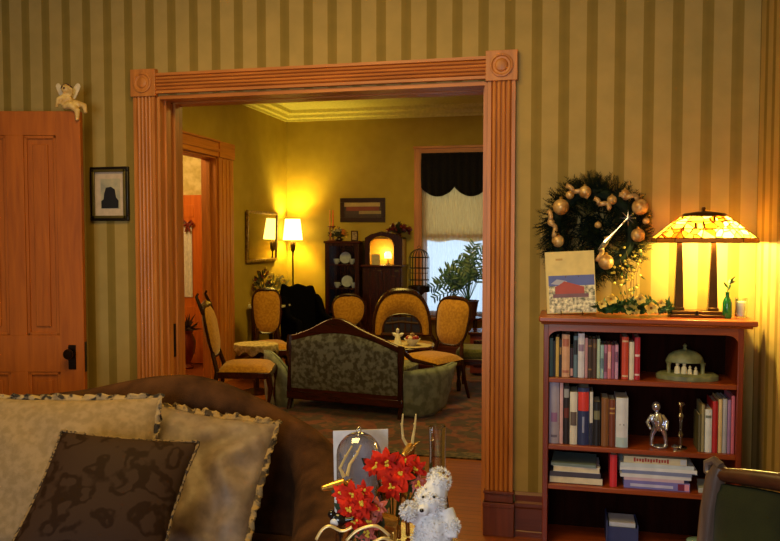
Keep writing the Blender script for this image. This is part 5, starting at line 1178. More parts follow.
bm = B(); tube(bm, [(-0.34, 0.24, 0.48), (0.34, 0.24, 0.48)], 0.02, 8); obj('lower_rail', bm, mahogx, t)
bm = B(); grid(bm, lambda u, v: Vector((0.35*(2*u-1), -0.25+0.5*v, 0.38+0.04*(max(0, 1-abs(2*u-1)**4)*max(0, 1-abs(2*v-1)**4))**0.5)), 16, 10); obj('seat', bm, goldf, t, solid=0.02)
bm = B(); box(bm, -0.35, 0.35, -0.25, 0.25, 0.31, 0.38); obj('seat_rail', bm, mahogx, t, bevel=0.01)
for s in (-1, 1):
    bm = B(); tube(bm, [(s*0.31, 0.24, 0.50), (s*0.36, 0.23, 0.42), (s*0.36, 0.25, 0.2), (s*0.36, 0.30, 0)], 0.02, 8); obj('leg', bm, mahog, t)
    bm = B(); tube(bm, [(s*0.37, -0.22, 0.36), (s*0.385, -0.24, 0.2), (s*0.365, -0.22, 0.08), (s*0.37, -0.24, 0)], [0.028, 0.02, 0.014, 0.018], 8); obj('leg', bm, mahog, t)
# ---- lace covered coffee table with figurine and bowl
tb = atD(399, 345, 7.78); TBZ = tb.z
t = thing('coffee_table', 'low oval dark coffee table under a lace cloth, behind the green settee', 'table', (tb.x, tb.y, 0))
bm = B(); lathe(bm, [(0, TBZ-0.03), (0.34, TBZ-0.03), (0.36, TBZ-0.015), (0.34, TBZ), (0, TBZ)], (tb.x, tb.y, 0), 40, sx=1.0, sy=0.62); obj('tabletop', bm, mahogx, t)
for sx_ in (-1, 1):
    for sy_ in (-1, 1): bm = B(); tube(bm, [(tb.x+sx_*0.24, tb.y+sy_*0.13, TBZ-0.03), (tb.x+sx_*0.27, tb.y+sy_*0.15, 0.3), (tb.x+sx_*0.24, tb.y+sy_*0.13, 0.1), (tb.x+sx_*0.28, tb.y+sy_*0.15, 0.0)], [0.03, 0.026, 0.015, 0.018], 8); obj('leg', bm, mahog, t)
lace = fabric_thin('cream_lace', (226, 206, 170), 0.12, 0.2)
bm = B()
def lc_(u, v):
    a = 2*PI*u; r = v*0.35*(1+0.035*math.cos(a*14)*v); x, y = r*math.cos(a), r*0.62*math.sin(a)*1.05; over = max(0, v-0.93)/0.07
    return Vector((tb.x+x*0.98, tb.y+y*0.97, TBZ+0.003))
grid(bm, lc_, 84, 8, closed_u=True); bmesh.ops.remove_doubles(bm, verts=bm.verts, dist=1e-4); tag(obj('lace_cloth', bm, lace, solid=0.0015), 'cream lace doily cloth spread on the coffee table behind the green settee', 'tablecloth')
p = Vector((atD(397, 335, 7.75).x, tb.y, TBZ+0.004)); t = thing('angel_figurine', 'small white robed figurine on the lace-covered coffee table', 'figurine', p)
bm = B(); lathe(bm, [(0.045, 0), (0.035, 0.04), (0.018, 0.10), (0.010, 0.12), (0.018, 0.135), (0.016, 0.155), (0, 0.168)], p, 16); obj('robe', bm, white_gl, t)
bm = B()
for s in (-1, 1): leaf(bm, p+Vector((0, 0.015, 0.08)), Vector((s, 0.1, 0.6)), Vector((0, 1, 0)), 0.07, 0.04, 0.1)
obj('wing', bm, white_gl, t, solid=0.003)
p = Vector((atD(413, 335, 7.75).x, tb.y-0.03, TBZ+0.004)); t = thing('fruit_bowl', 'small pale bowl of red and white ornaments on the coffee table', 'bowl', p)
bm = B(); lathe(bm, [(0.03, 0), (0.03, 0.01), (0.07, 0.045), (0.085, 0.07), (0.08, 0.07), (0.03, 0.02), (0, 0.018)], p, 20); obj('dish', bm, white_gl, t)
for i in range(9):
    a = 2*PI*i/7; bm = B(); q = p+Vector((0.045*math.cos(a)*(i < 7), 0.045*math.sin(a)*(i < 7), 0.075+0.03*(i >= 7))); ell(bm, q, 0.026, seg=10, rings=7); tag(obj('ornament_ball', bm, [plain('red_ball', (150, 30, 24), 0.3), plain('cream_ball', (222, 196, 150), 0.4)][i % 2]), 'small red ball in the pale bowl on the coffee table' if i % 2 == 0 else 'small cream ball in the pale bowl on the coffee table', 'ball', 'red balls in the pale bowl' if i % 2 == 0 else 'cream balls in the pale bowl')

# ---- green settee seen from behind
dam = cloth('green_damask', (78, 76, 58), (122, 126, 108), scale=24, sheen=0.25, bump=0.1, contrast=(0.42, 0.58), detail=2)
dam2 = cloth('window_lit_damask', (96, 102, 86), (126, 134, 118), scale=14, sheen=0.25, bump=0.1, contrast=(0.4, 0.6), detail=2)  # paler than the back: window light on the arms put into colour
A0, B0 = atD(293, 380, 7.05), atD(399, 395, 6.66)
ax = Vector((B0.x-A0.x, B0.y-A0.y, 0)); LW = ax.length; ax.normalize(); nb = Vector((ax.y, -ax.x, 0))    # nb: towards us (rear of settee)
t = thing('settee', 'green damask settee with carved dark wood crest, seen from behind in the back room', 'settee', (A0.x, A0.y, 0))
MS = basis((A0.x, A0.y, 0), ax, (0, 0, 1), nb)
def sp_(u, v, w=0.0): return MS @ Vector((u, v, w))
ztl, ztm, ztr = atD(296, 340, 7.05).z, atD(343, 333, 6.86).z, atD(397, 352, 6.66).z; zbt = atD(345, 391, 6.86).z
def topz(s): return ztl*(1-s)+ztr*s + (ztm-(ztl+ztr)/2)*math.sin(PI*s)
bm = B()
grid(bm, lambda u, v: sp_(LW*u, zbt+(topz(u)-zbt)*v, 0.035+0.045*(max(0, math.sin(PI*u)*math.sin(PI*v)))**0.5), 20, 12)
grid(bm, lambda u, v: sp_(LW*u, zbt+(topz(u)-zbt)*v, -0.06-0.03*(max(0, math.sin(PI*u)*math.sin(PI*v)))**0.5), 20, 12); bmesh.ops.remove_doubles(bm, verts=bm.verts, dist=1e-4); obj('back_panel', bm, dam, t)
bm = B(); n = 24
def crest(s): return topz(s)+0.05+ 0.085*math.exp(-((s-0.42)/0.19)**2)
pr2 = []
for i in range(n+1):
    s = -0.03+1.06*i/n; pr2.append((LW*s, crest(min(max(s, 0), 1))))
low = [(LW*(-0.03+1.06*i/n), topz(min(max(-0.03+1.06*i/n, 0), 1))-0.01) for i in range(n, -1, -1)]
prism(bm, pr2+low, basis(sp_(0, 0, -0.03), ax, (0, 0, 1), nb), 0.055); obj('crest_rail', bm, mahogx, t, bevel=0.012)
for s, zt_ in ((-0.02, ztl), (1.02, ztr)):
    bm = B(); tube(bm, [sp_(LW*s, zt_+0.05, 0.0), sp_(LW*s, zt_-0.06, 0.02), sp_(LW*s, (zt_+zbt)/2, 0.015), sp_(LW*s, zbt-0.02, 0.02), sp_(LW*s, 0.12, 0.0), sp_(LW*s, 0.0, 0.05)], [0.030, 0.034, 0.022, 0.03, 0.026, 0.018], 8); obj('back_post', bm, mahog, t)
bm = B(); prism(bm, [(-0.02*LW, zbt-0.035), (1.02*LW, zbt-0.035), (1.02*LW, zbt+0.012), (-0.02*LW, zbt+0.012)], basis(sp_(0, 0, -0.02), ax, (0, 0, 1), nb), 0.055); obj('lower_rail', bm, mahogx, t, bevel=0.006)
bm = B(); prism(bm, [(0.0, 0.17), (LW, 0.17), (LW, zbt-0.03), (0.0, zbt-0.03)], basis(sp_(0, 0, -0.03), ax, (0, 0, 1), nb), 0.05); obj('under_panel', bm, cloth('moss_underpanel', (46, 50, 22), (66, 68, 30), sheen=0.2), t)
bm = B(); prism(bm, [(-0.05, 0.10), (LW+0.05, 0.10), (LW+0.05, 0.175), (-0.05, 0.175)], basis(sp_(0, 0, -0.62), ax, (0, 0, 1), nb), 0.66); obj('seat_rail', bm, mahogx, t, bevel=0.01)
bm = B(); prism(bm, [(0.02, 0.175), (LW-0.02, 0.175), (LW-0.02, 0.42), (0.02, 0.42)], basis(sp_(0, 0, -0.60), ax, (0, 0, 1), nb), 0.54); obj('seat', bm, dam, t, bevel=0.03)
# curved upholstered ends: right end sweeps outward and up, left end likewise
def wing(P):   # rows of (bottom, top) points
    bm = B(); n = len(P)-1
    def f(side):
        def g_(u, v):
            x = u*n; i = min(int(x), n-1); fr_ = x-i; lo_ = P[i][0].lerp(P[i+1][0], fr_); hi = P[i][1].lerp(P[i+1][1], fr_); q = lo_.lerp(hi, v)
            o = (hi-lo_).cross(P[min(i+1, n)][0]-P[max(i, 0)][0]).normalized(); return q+o*side*(0.012+0.035*max(0, math.sin(PI*v)*math.sin(PI*min(max(u, 0.001), 0.999)))**0.5)
        return g_
    grid(bm, f(1), 16, 10); grid(bm, f(-1), 16, 10); bmesh.ops.bridge_loops
    a = bm.verts[:]; return bm
P = [(atD(402, 415, 6.66), atD(404, 372, 6.64)), (atD(418, 418, 6.66), atD(420, 370, 6.66)), (atD(432, 415, 6.72), atD(434, 368, 6.76)), (atD(442, 407, 6.85), atD(446, 366, 6.92)), (atD(445, 396, 7.0), atD(455, 362, 7.06))]
obj('right_arm', wing(P), dam2, t, solid=0.02)
P = [(atD(292, 408, 7.06), atD(292, 382, 7.06)), (atD(286, 409, 7.10), atD(286, 368, 7.12)), (atD(277, 408, 7.2), atD(278, 358, 7.24)), (atD(270, 404, 7.32), atD(271, 352, 7.38)), (atD(268, 398, 7.45), atD(266, 350, 7.5))]
obj('left_arm', wing(P), dam2, t, solid=0.02)
for q in (atD(440, 400, 6.95), atD(272, 400, 7.4)):
    bm = B(); lathe(bm, [(0.018, 0), (0.03, 0.05), (0.02, 0.10), (0.04, 0.2)], (q.x, q.y, 0), 10); obj('leg', bm, mahog, t)
bm = B(); n = 14; tube(bm, [sp_(LW+0.02, ztr+0.02, 0), atD(412, 360, 6.70), atD(425, 363, 6.72), atD(436, 365, 6.80)], [0.022, 0.02, 0.016, 0.010], 8); obj('arm_scroll', bm, mahog, t)
# ---- low table with pale cloth between profile chair and square-back chair
q = atD(256, 344, 7.75)
t = thing('tea_table', 'low round tea table with pale patterned cloth beside the profile chair', 'table', (q.x, q.y, 0))
bm = B(); lathe(bm, [(0.0, q.z-0.025), (0.21, q.z-0.025), (0.22, q.z-0.01), (0.21, q.z), (0, q.z)], (q.x, q.y, 0), 28, sy=0.8); obj('tabletop', bm, mahogx, t)
bm = B(); lathe(bm, [(0.15, 0), (0.15, 0.02), (0.03, 0.05), (0.025, 0.25), (0.04, 0.35), (0.05, q.z-0.025)], (q.x, q.y, 0), 16); obj('pedestal', bm, mahog, t)
bm = B(); grid(bm, lambda u, v: Vector((q.x+0.225*min(v*1.08, 1)*math.cos(2*PI*u)*(1+0.03*(v > .95)), q.y+0.19*min(v*1.08, 1)*math.sin(2*PI*u), q.z+0.003-max(0, v-0.92)*1.0*(1+0.3*math.cos(2*PI*u*9)))), 60, 12, closed_u=True); bmesh.ops.remove_doubles(bm, verts=bm.verts, dist=1e-4)
tag(obj('table_cloth', bm, cloth('pale_floral_cloth', (160, 140, 84), (216, 196, 140), scale=30, sheen=0.1), solid=0.002), 'pale patterned cloth on the low tea table at the left', 'tablecloth')

# ---- dark wing chair by the floor lamp
p = atD(309, 300, 9.02)
t = thing('wing_chair', 'nearly black upholstered wing chair in the corner under the floor lamp', 'armchair', (p.x, p.y, 0), face(p, 0.45), world=False)
bl = cloth('black_upholstery', (7, 6, 10), (12, 10, 14), sheen=0.0, spec=0.03); ht = top_at(284, 9.2)
bm = B(); prism(bm, [(-0.27, 0.42), (0.27, 0.42), (0.29, ht-0.12), (0.25, ht-0.02), (0.15, ht-0.04), (0.0, ht), (-0.15, ht-0.04), (-0.25, ht+0.015), (-0.29, ht-0.1)], basis((0, 0.34, 0), (1, 0, 0), (0, 0.12, 1), (0, -1, 0)), 0.12); obj('backrest', bm, bl, t, bevel=0.03)
for s in (-1, 1):
    bm = B(); prism(bm, [(-0.28, 0.14), (0.30, 0.14), (0.36, ht-0.12), (0.22, ht-0.18), (0.08, 0.66), (-0.26, 0.62), (-0.30, 0.56)], basis((s*0.29-0.04, 0, 0), (0, 1, 0), (0, 0, 1), (1, 0, 0)), 0.09); obj('arm', bm, bl, t, bevel=0.025)
bm = B(); box(bm, -0.25, 0.25, -0.28, 0.26, 0.16, 0.46); obj('seat', bm, bl, t, bevel=0.03)
for sx_ in (-0.25, 0.25):
    for sy_ in (-0.24, 0.26): bm = B(); lathe(bm, [(0.015, 0), (0.022, 0.08), (0.03, 0.16)], (sx_, sy_, 0), 10); obj('leg', bm, mahog, t)
t.scale = (0.78, 0.78, 1.0)

# ---- china cabinet with lit crockery and things on top
cy = 9.28; c0, c1 = atY(325, 280, cy).x, atY(359, 280, cy).x; ctz = atY(340, 241, cy).z
t = thing('china_cabinet', 'narrow dark wooden china cabinet with glass front and white crockery, against the back wall', 'cabinet', ((c0+c1)/2, (cy+BY)/2, 0))
cyb = BY-0.03
bm = B()
for x in (c0, c1-0.03): box(bm, x, x+0.03, cy, cyb, 0, ctz-0.03)
obj('side_panel', bm, mahog, t, bevel=0.003)
bm = B(); box(bm, c0, c1, cyb-0.015, cyb, 0.05, ctz-0.03); obj('back_panel', bm, mahog, t)
bm = B(); box(bm, c0-0.015, c1+0.015, cy-0.015, cyb, ctz-0.03, ctz); obj('top', bm, mahogx, t, bevel=0.005)
for z_ in (0.10, 0.62, 0.92, 1.22):
    bm = B(); box(bm, c0+0.03, c1-0.03, cy+0.02, cyb-0.015, z_-0.015, z_); obj('shelf', bm, mahogx, t)
bm = B()
for a in ((c0+0.03, c0+0.055, 0.10, ctz-0.03), (c1-0.055, c1-0.03, 0.10, ctz-0.03), (c0+0.05, c1-0.05, 0.10, 0.14), (c0+0.05, c1-0.05, ctz-0.06, ctz-0.03)): box(bm, a[0], a[1], cy, cy+0.018, a[2], a[3])
dr = obj('door', bm, mahog, t)
bm = B(); box(bm, c0+0.055, c1-0.055, cy+0.008, cy+0.011, 0.14, ctz-0.06); obj('glass_pane', bm, glassy('cabinet_glass', mix=0.08), dr)
cw_ = c1-c0
dish = plain('white_china', (206, 204, 184), 0.25)
def plate(x, y, z_, r): 
    bm = B(); lathe(bm, [(0, 0), (r*0.55, 0.0), (r*0.65, 0.006), (r, 0.012), (r*0.98, 0.016), (r*0.6, 0.010), (0, 0.006)], (x, y, z_+r), 20, M=Matrix.Rotation(R(-78), 4, 'X').transposed()); return bm
k_ = 0
for z_, items in ((1.22, [(0.28, 'cup'), (0.5, 'plate'), (0.74, 'cup')]), (0.92, [(0.3, 'cup'), (0.55, 'plate'), (0.78, 'cup')]), (0.62, [(0.3, 'cup'), (0.6, 'plate')])):
    for u, kd in items:
        x = c0+cw_*u
        if kd == 'plate': bm = plate(x, cy+0.17, z_+0.002, 0.075)
        else:
            bm = B(); lathe(bm, [(0.018, 0), (0.02, 0.006), (0.035, 0.03), (0.04, 0.065), (0.036, 0.065), (0.03, 0.03), (0, 0.012)], (x, cy+0.09, z_+0.001), 16); tube(bm, [(x+0.036, cy+0.09, z_+0.055), (x+0.056, cy+0.09, z_+0.045), (x+0.034, cy+0.09, z_+0.022)], 0.004, 6)
        sh = {1.22: 'top', 0.92: 'middle', 0.62: 'lowest'}[z_]; side = 'left' if u < 0.45 else 'right' if u > 0.65 else ''
        tag(obj('china_plate' if kd == 'plate' else 'china_cup', bm, dish), ('white china plate standing on the %s shelf of the china cabinet' % sh) if kd == 'plate' else ('white china cup at the %s of the %s shelf in the china cabinet' % (side, sh)), kd, 'crockery in the china cabinet')
# two candlesticks with candles on the cabinet's left, floral arrangement, small frame
for px_, hz_, lab, col in ((324, 226, 'leftmost candlestick, with pale candle, on top of the china cabinet', (226, 160, 70)), (333, 226, 'second candlestick, with orange candle, on top of the china cabinet', (230, 110, 40))):
    x = atY(px_, 240, cy+0.12).x; x = max(x, c0+0.03); hst = atY(px_, hz_, cy+0.12).z-ctz
    t = thing('candlestick', lab, 'candlestick', (x, cy+0.12, ctz), group='candlesticks on the china cabinet')
    bm = B(); lathe(bm, [(0.04, 0), (0.036, 0.008), (0.01, 0.02), (0.008, hst*0.5), (0.014, hst*0.55), (0.008, hst*0.6), (0.012, hst-0.02), (0.034, hst-0.008), (0.034, hst), (0, hst)], (x, cy+0.12, ctz), 14); obj('holder', bm, wood('red_wood_holder', (96, 36, 14), (130, 56, 22), 'z'), t)
    bm = B(); lathe(bm, [(0.011, hst), (0.009, hst+0.20), (0, hst+0.205)], (x, cy+0.12, ctz), 10); obj('candle', bm, plain('candle_%d' % px_, col, 0.5), t)
bouquet('flower_arrangement', 'low gold and green flower arrangement on top of the china cabinet', 'flowers', atY(339, 240, cy+0.1).x, cy+0.1, ctz, 0.05, 0.05, 0.10, 0.09, [ylf, plain('orange_bloom', (220, 130, 50), 0.6), whf], 12, mahog, fs=0.035)
x = atY(357, 240, cy+0.06).x-0.03
t = thing('small_photo_frame', 'tiny standing photo frame at the right end of the china cabinet top', 'picture', (x, cy+0.06, ctz))
bm = B(); fz = 0.13
for a in ((-0.045, 0.045, 0, 0.014), (-0.045, 0.045, fz-0.014, fz), (-0.045, -0.032, 0.014, fz-0.014), (0.032, 0.045, 0.014, fz-0.014)): box(bm, x+a[0], x+a[1], cy+0.05, cy+0.062, ctz+a[2], ctz+a[3])
obj('frame', bm, mahog, t)
bm = B(); box(bm, x-0.034, x+0.034, cy+0.055, cy+0.059, ctz+0.012, ctz+fz-0.012); obj('photo', bm, photo_mat('olive_photo', [(0.4, (120, 100, 60)), (0.6, (180, 150, 90))], 30), t)

# ---- dark secretary; arched niche and its light added for the mirror panel's yellow glow
sy0 = 9.22; s0, s1 = atY(361.5, 280, sy0).x, atY(402, 280, sy0).x; shz = atY(380, 265, sy0).z; stz = atY(380, 233, sy0+0.1).z; sb = BY-0.03
t = thing('parlour_cabinet', 'dark red-brown cabinet with raised back and arched niche lit by an added light, between china cabinet and window', 'cabinet', ((s0+s1)/2, (sy0+sb)/2, 0))
bm = B(); box(bm, s0+0.01, s1-0.01, sy0+0.012, sb, 0.06, shz-0.025); obj('body', bm, mahog, t, bevel=0.004)
bm = B(); box(bm, s0-0.01, s1+0.01, sy0-0.012, sb, shz-0.025, shz); obj('ledge', bm, mahogx, t, bevel=0.006)
bm = B(); box(bm, s0, s1, sy0, sb, 0.0, 0.08); obj('base', bm, mahogx, t, bevel=0.006)
for a, b in ((s0+0.03, (s0+s1)/2-0.01), ((s0+s1)/2+0.01, s1-0.03)):
    bm = B(); box(bm, a, b, sy0+0.0, sy0+0.014, 0.12, shz-0.07); box(bm, a+0.05, b-0.05, sy0-0.006, sy0+0.004, 0.18, shz-0.13); dd = obj('door', bm, mahog, t, bevel=0.004)
    bm = B(); ell(bm, (b-0.02 if a < (s0+s1)/2-0.05 else a+0.02, sy0-0.012, 0.75), 0.010, seg=10, rings=6); obj('knob', bm, brass, dd)
nx0, nx1 = atY(370, 255, sy0+0.1).x, atY(394, 255, sy0+0.1).x; nzt = atY(382, 236.5, sy0+0.1).z; nr = (nx1-nx0)/2; nm_ = (nx0+nx1)/2; nsp = nzt-nr*0.75
outer = [(s0+0.02, shz), (s0+0.02, stz-0.06), (s0+0.10, stz-0.015), (nm_, stz+0.02), (s1-0.10, stz-0.015), (s1-0.02, stz-0.06), (s1-0.02, shz)]
inner = [(nx1, shz), (nx1, nsp)]+[(nm_+nr*math.cos(a*PI/12), nsp+nr*0.75*math.sin(a*PI/12)) for a in range(1, 12)]+[(nx0, nsp), (nx0, shz)]
bm = B(); prism(bm, outer+inner, basis((0, sy0+0.12, 0), (1, 0, 0), (0, 0, 1), (0, -1, 0)), 0.03); obj('raised_back', bm, mahog, t, smooth=False)
bm = B(); box(bm, s0+0.02, s1-0.02, sb-0.02, sb, shz, stz-0.06)
for x in (s0+0.02, s1-0.035): box(bm, x, x+0.015, sy0+0.12, sb, shz, stz-0.06)
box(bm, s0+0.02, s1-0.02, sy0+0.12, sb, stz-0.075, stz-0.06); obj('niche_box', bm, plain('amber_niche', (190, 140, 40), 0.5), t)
bm = B(); tube(bm, [Vector((x, sy0+0.088, z_)) for x, z_ in inner[1:-1]], 0.007, 6); obj('niche_moulding', bm, gold, t)
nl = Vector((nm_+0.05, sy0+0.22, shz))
t = thing('niche_fill', 'small added amber light inside the arched niche of the dark cabinet', 'lamp', nl)  # added light standing in for a mirror's yellow reflection
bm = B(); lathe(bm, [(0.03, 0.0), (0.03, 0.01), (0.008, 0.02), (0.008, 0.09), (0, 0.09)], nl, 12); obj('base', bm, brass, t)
bm = B(); lathe(bm, [(0.045, 0.075), (0.048, 0.12), (0.03, 0.16), (0.0, 0.165)], nl, 16); obj('lamp_shade', bm, plain('added_amber_glow', (255, 220, 110), 0.3, emit=7.0, ecol=(255, 214, 90)), t)
light('niche_fill_light', 'POINT', nl+Vector((-0.07, -0.02, 0.14)), 4.0, (1.0, 0.76, 0.22), 0.02)
q = Vector((atY(375.5, 262, sy0+0.05).x, sy0+0.05, shz)); t = thing('greeting_card', 'small pale greeting card standing on the ledge before the arched niche', 'card', q)
bm = B()
for s in (-1, 1): box(bm, q.x-0.05, q.x+0.05, q.y+(0 if s < 0 else 0.03), q.y+(0.002 if s < 0 else 0.032), shz+0.001, shz+0.13)
box(bm, q.x-0.05, q.x-0.048, q.y, q.y+0.032, shz+0.001, shz+0.13); obj('paper', bm, plain('cream_card', (196, 176, 120), 0.7), t, smooth=False)
bouquet('flower_vase', 'dark red poinsettia bunch with one white bloom on top of the dark cabinet', 'vase', s1-0.09, sy0+0.22, stz-0.059, 0.06, 0.035, 0.13, 0.12, [dred, dred, dred, dred, whf], 16, walnut, fs=0.05)
# ---- wide landscape picture on the back wall
t, (x0, x1, z0, z1, y) = framed('landscape_picture', 'wide dark-framed landscape picture on the back wall above the china cabinet', 340.5, 198, 385.5, 222, BY, 0.055, plain('dark_brown_frame', (50, 30, 16), 0.3), plain('dark_landscape', (70, 50, 24), 0.5))
def strip(u0, u1, v0, v1, c, nm): 
    bm = B(); w_, h_ = x1-x0, z1-z0; box(bm, x0+w_*u0, x0+w_*u1, y-0.004, y-0.0005, z0+h_*v0, z0+h_*v1); obj(nm, bm, bookmat(c), t, smooth=False)
strip(0.0, 0.97, 0.72, 0.98, (176, 150, 92), 'painted_sky'); strip(0.05, 0.95, 0.45, 0.71, (126, 56, 22), 'painted_hills'); strip(0.4, 1.0, 0.24, 0.44, (150, 128, 72), 'painted_field'); strip(0.0, 0.9, 0.0, 0.23, (62, 42, 20), 'painted_ground')
# ---- birdcage on a stand
q = Vector((atY(419, 270, 8.95).x, 8.95, 0)); zc0 = atY(419, 290, 8.95).z; zc1 = atY(419, 249, 8.95).z; cr = atY(429, 270, 8.95).x-q.x
t = thing('birdcage', 'dark domed wire birdcage on a stand in front of the left window casing', 'birdcage', q)
wire = plain('dark_wire', (44, 42, 44), 0.4, 0.6); dome = 0.10
bm = B()
for i in range(18):
    a = 2*PI*i/18; c_, s_ = math.cos(a)*cr, math.sin(a)*cr
    tube(bm, [q+Vector((c_, s_, zc0)), q+Vector((c_, s_, zc1-dome)), q+Vector((c_*0.85, s_*0.85, zc1-dome*0.5)), q+Vector((c_*0.45, s_*0.45, zc1-dome*0.12)), q+Vector((0, 0, zc1))], 0.004, 4)
for z_ in (zc0+0.02, zc0+0.12, zc0+0.26, zc1-dome): tube(bm, [q+Vector((cr*math.cos(a*PI/10), cr*math.sin(a*PI/10), z_)) for a in range(20)], 0.004, 4, closed=True)
obj('wire_bars', bm, wire, t)
bm = B(); lathe(bm, [(cr+0.01, zc0-0.02), (cr+0.01, zc0+0.05), (cr, zc0+0.05), (cr, zc0-0.005), (0, zc0-0.005)], q, 24); obj('tray', bm, bronze, t)
bm = B(); tube(bm, [q+Vector((0, 0, zc1+0.02+0.018*math.cos(a*PI/6)))+Vector((0.018*math.sin(a*PI/6), 0, 0)) for a in range(12)], 0.003, 5, closed=True); obj('ring', bm, wire, t)
bm = B(); tube(bm, [q+Vector((-cr*0.9, 0, zc0+0.2)), q+Vector((cr*0.9, 0, zc0+0.2))], 0.005, 6); obj('perch', bm, walnut, t)
bm = B(); lathe(bm, [(0.14, 0), (0.14, 0.02), (0.03, 0.05), (0.015, 0.1), (0.015, zc0-0.08), (0.08, zc0-0.02), (0, zc0-0.02)], q, 18); obj('stand', bm, mahog, t)
# ---- leafy house plant before the window
q = Vector((atY(468, 300, 9.0).x, 9.02, 0)); zp = 0.62
t = thing('plant_stand', 'small dark plant stand by the window holding the leafy plant', 'stand', q)
bm = B(); lathe(bm, [(0, zp-0.02), (0.16, zp-0.02), (0.165, zp-0.01), (0.16, zp), (0, zp)], q, 24); obj('top', bm, mahogx, t)
for k_ in range(4):
    a = PI/4+k_*PI/2; bm = B(); tube(bm, [q+Vector((math.cos(a)*r, math.sin(a)*r, z_)) for r, z_ in ((0.12, zp-0.02), (0.10, 0.3), (0.15, 0.0))], [0.018, 0.013, 0.015], 8); obj('leg', bm, mahog, t)
t = thing('leafy_houseplant', 'tall leafy green houseplant on a stand against the bright window', 'plant', (q.x, q.y, zp))
bm = B(); lathe(bm, [(0.09, 0), (0.12, 0.18), (0.13, 0.2), (0.11, 0.2), (0.09, 0.17), (0, 0.17)], (q.x, q.y, zp), 22); obj('pot', bm, plain('terracotta_dark', (92, 52, 34), 0.6), t)
gpl = plain('plant_leaf_green', (70, 112, 84), 0.45, c2=(44, 80, 60)); random.seed(11)
stems = []
for i in range(22):
    px_ = random.uniform(430, 500); hi_ = 292-(px_-426)*0.95 if px_ < 478 else 246+random.uniform(-5, 20); hi_ += random.uniform(-4, 14)
    e_ = atY(px_, hi_, 9.02+random.uniform(-0.15, 0.2)); a = Vector((q.x, q.y, zp+0.18)); m_ = a.lerp(e_, 0.5)+Vector((random.uniform(-.05, .05), random.uniform(-.05, .05), 0.10)); stems.append([a, a.lerp(m_, 0.6)+Vector((0, 0, .03)), m_, m_.lerp(e_, 0.6)+Vector((0, 0, .02)), e_])
bm = B()
for s in stems: tube(bm, smoothpath(s, 3), 0.004, 4)
obj('stems', bm, gpl, t, kind='stuff')
bm = B()
for s in stems:
    P = smoothpath(s, 6)
    for i in range(6, len(P)-1, 2):
        dd = (P[i+1]-P[i]).normalized(); sd = dd.cross(Vector((0, 1, 0))).normalized()
        for k_ in (-1, 1): leaf(bm, P[i], (sd*k_+dd*0.7+Vector((0, random.uniform(-.4, .4), 0))).normalized(), Vector((0, -1, 0.3)), random.uniform(0.07, 0.12), 0.022, 0.3, 4)
obj('leaves', bm, gpl, t, kind='stuff', recalc=False)
# ---- footstool and low bench at the right
q = Vector((atD(470, 350, 7.95).x+0.1, atD(470, 350, 7.95).y, 0)); 
t = thing('bench', 'low dark bench with olive green seat, partly behind the right casing', 'bench', q)
bm = B(); box(bm, q.x-0.22, q.x+0.42, q.y-0.22, q.y+0.22, 0.34, 0.44); obj('seat', bm, cloth('olive_seat', (84, 84, 40), (104, 102, 50)), t, bevel=0.03)
bm = B(); box(bm, q.x-0.22, q.x+0.42, q.y-0.22, q.y+0.22, 0.28, 0.345); obj('rail', bm, mahogx, t, bevel=0.006)
for sx_ in (-0.19, 0.39):
    for sy_ in (-0.19, 0.19): bm = B(); lathe(bm, [(0.018, 0), (0.026, 0.08), (0.016, 0.14), (0.03, 0.28)], (q.x+sx_, q.y+sy_, 0), 12); obj('leg', bm, mahog, t)
q = Vector((atD(478, 322, 8.75).x+0.05, atD(478, 322, 8.75).y, 0))
t = thing('carved_chest', 'carved red-brown wooden chest under the window behind the green bench', 'chest', q)
zt_ = top_at(331, 8.7)
bm = B(); box(bm, q.x-0.12, q.x+0.6, q.y-0.16, q.y+0.2, 0.04, zt_-0.03); obj('body', bm, wood('chest_wood', (96, 34, 16), (130, 52, 26), 'x'), t, bevel=0.006)
bm = B(); box(bm, q.x-0.14, q.x+0.62, q.y-0.18, q.y+0.2, zt_-0.03, zt_); obj('lid', bm, mahogx, t, bevel=0.006)
for i in range(3):
    bm = B(); box(bm, q.x-0.08+0.22*i, q.x+0.09+0.22*i, q.y-0.172, q.y-0.158, 0.12, zt_-0.09); obj('carved_panel', bm, mahog, t, bevel=0.006)
# ---- patterned rug
def rugmat():
    m, nt, b = newmat('red_oriental_rug'); tc = coords(nt); v = node(nt, 'ShaderNodeTexVoronoi'); v.inputs['Scale'].default_value = 12; nt.links.new(tc, v.inputs['Vector'])
    n = node(nt, 'ShaderNodeTexNoise'); n.inputs['Scale'].default_value = 16; n.inputs['Detail'].default_value = 4; nt.links.new(tc, n.inputs['Vector'])
    mx = node(nt, 'ShaderNodeMix', data_type='RGBA'); mx.inputs[0].default_value = 0.5; nt.links.new(v.outputs['Color'], mx.inputs[6]); nt.links.new(n.outputs['Color'], mx.inputs[7])
    sp = node(nt, 'ShaderNodeSeparateColor'); nt.links.new(mx.outputs[2], sp.inputs[0])
    nt.links.new(ramp(nt, [(0.35, lin((44, 14, 14))), (0.47, lin((98, 24, 18))), (0.58, lin((108, 54, 36))), (0.66, lin((52, 34, 30)))], sp.outputs[0]), b.inputs['Base Color']); b.inputs['Roughness'].default_value = 0.95; b.inputs['Sheen Weight'].default_value = 0.2; return m
ry0 = atZ(460, 459, 0).y; rx0, rx1 = -2.78, 0.4
t = thing('oriental_rug', 'dark red patterned oriental rug under the furniture of the back room', 'rug', ((rx0+rx1)/2, ry0, 0))
bm = B(); box(bm, rx0+0.14, rx1-0.14, ry0+0.14, 8.9, 0.0005, 0.010); obj('field', bm, rugmat(), t)
bm = B()
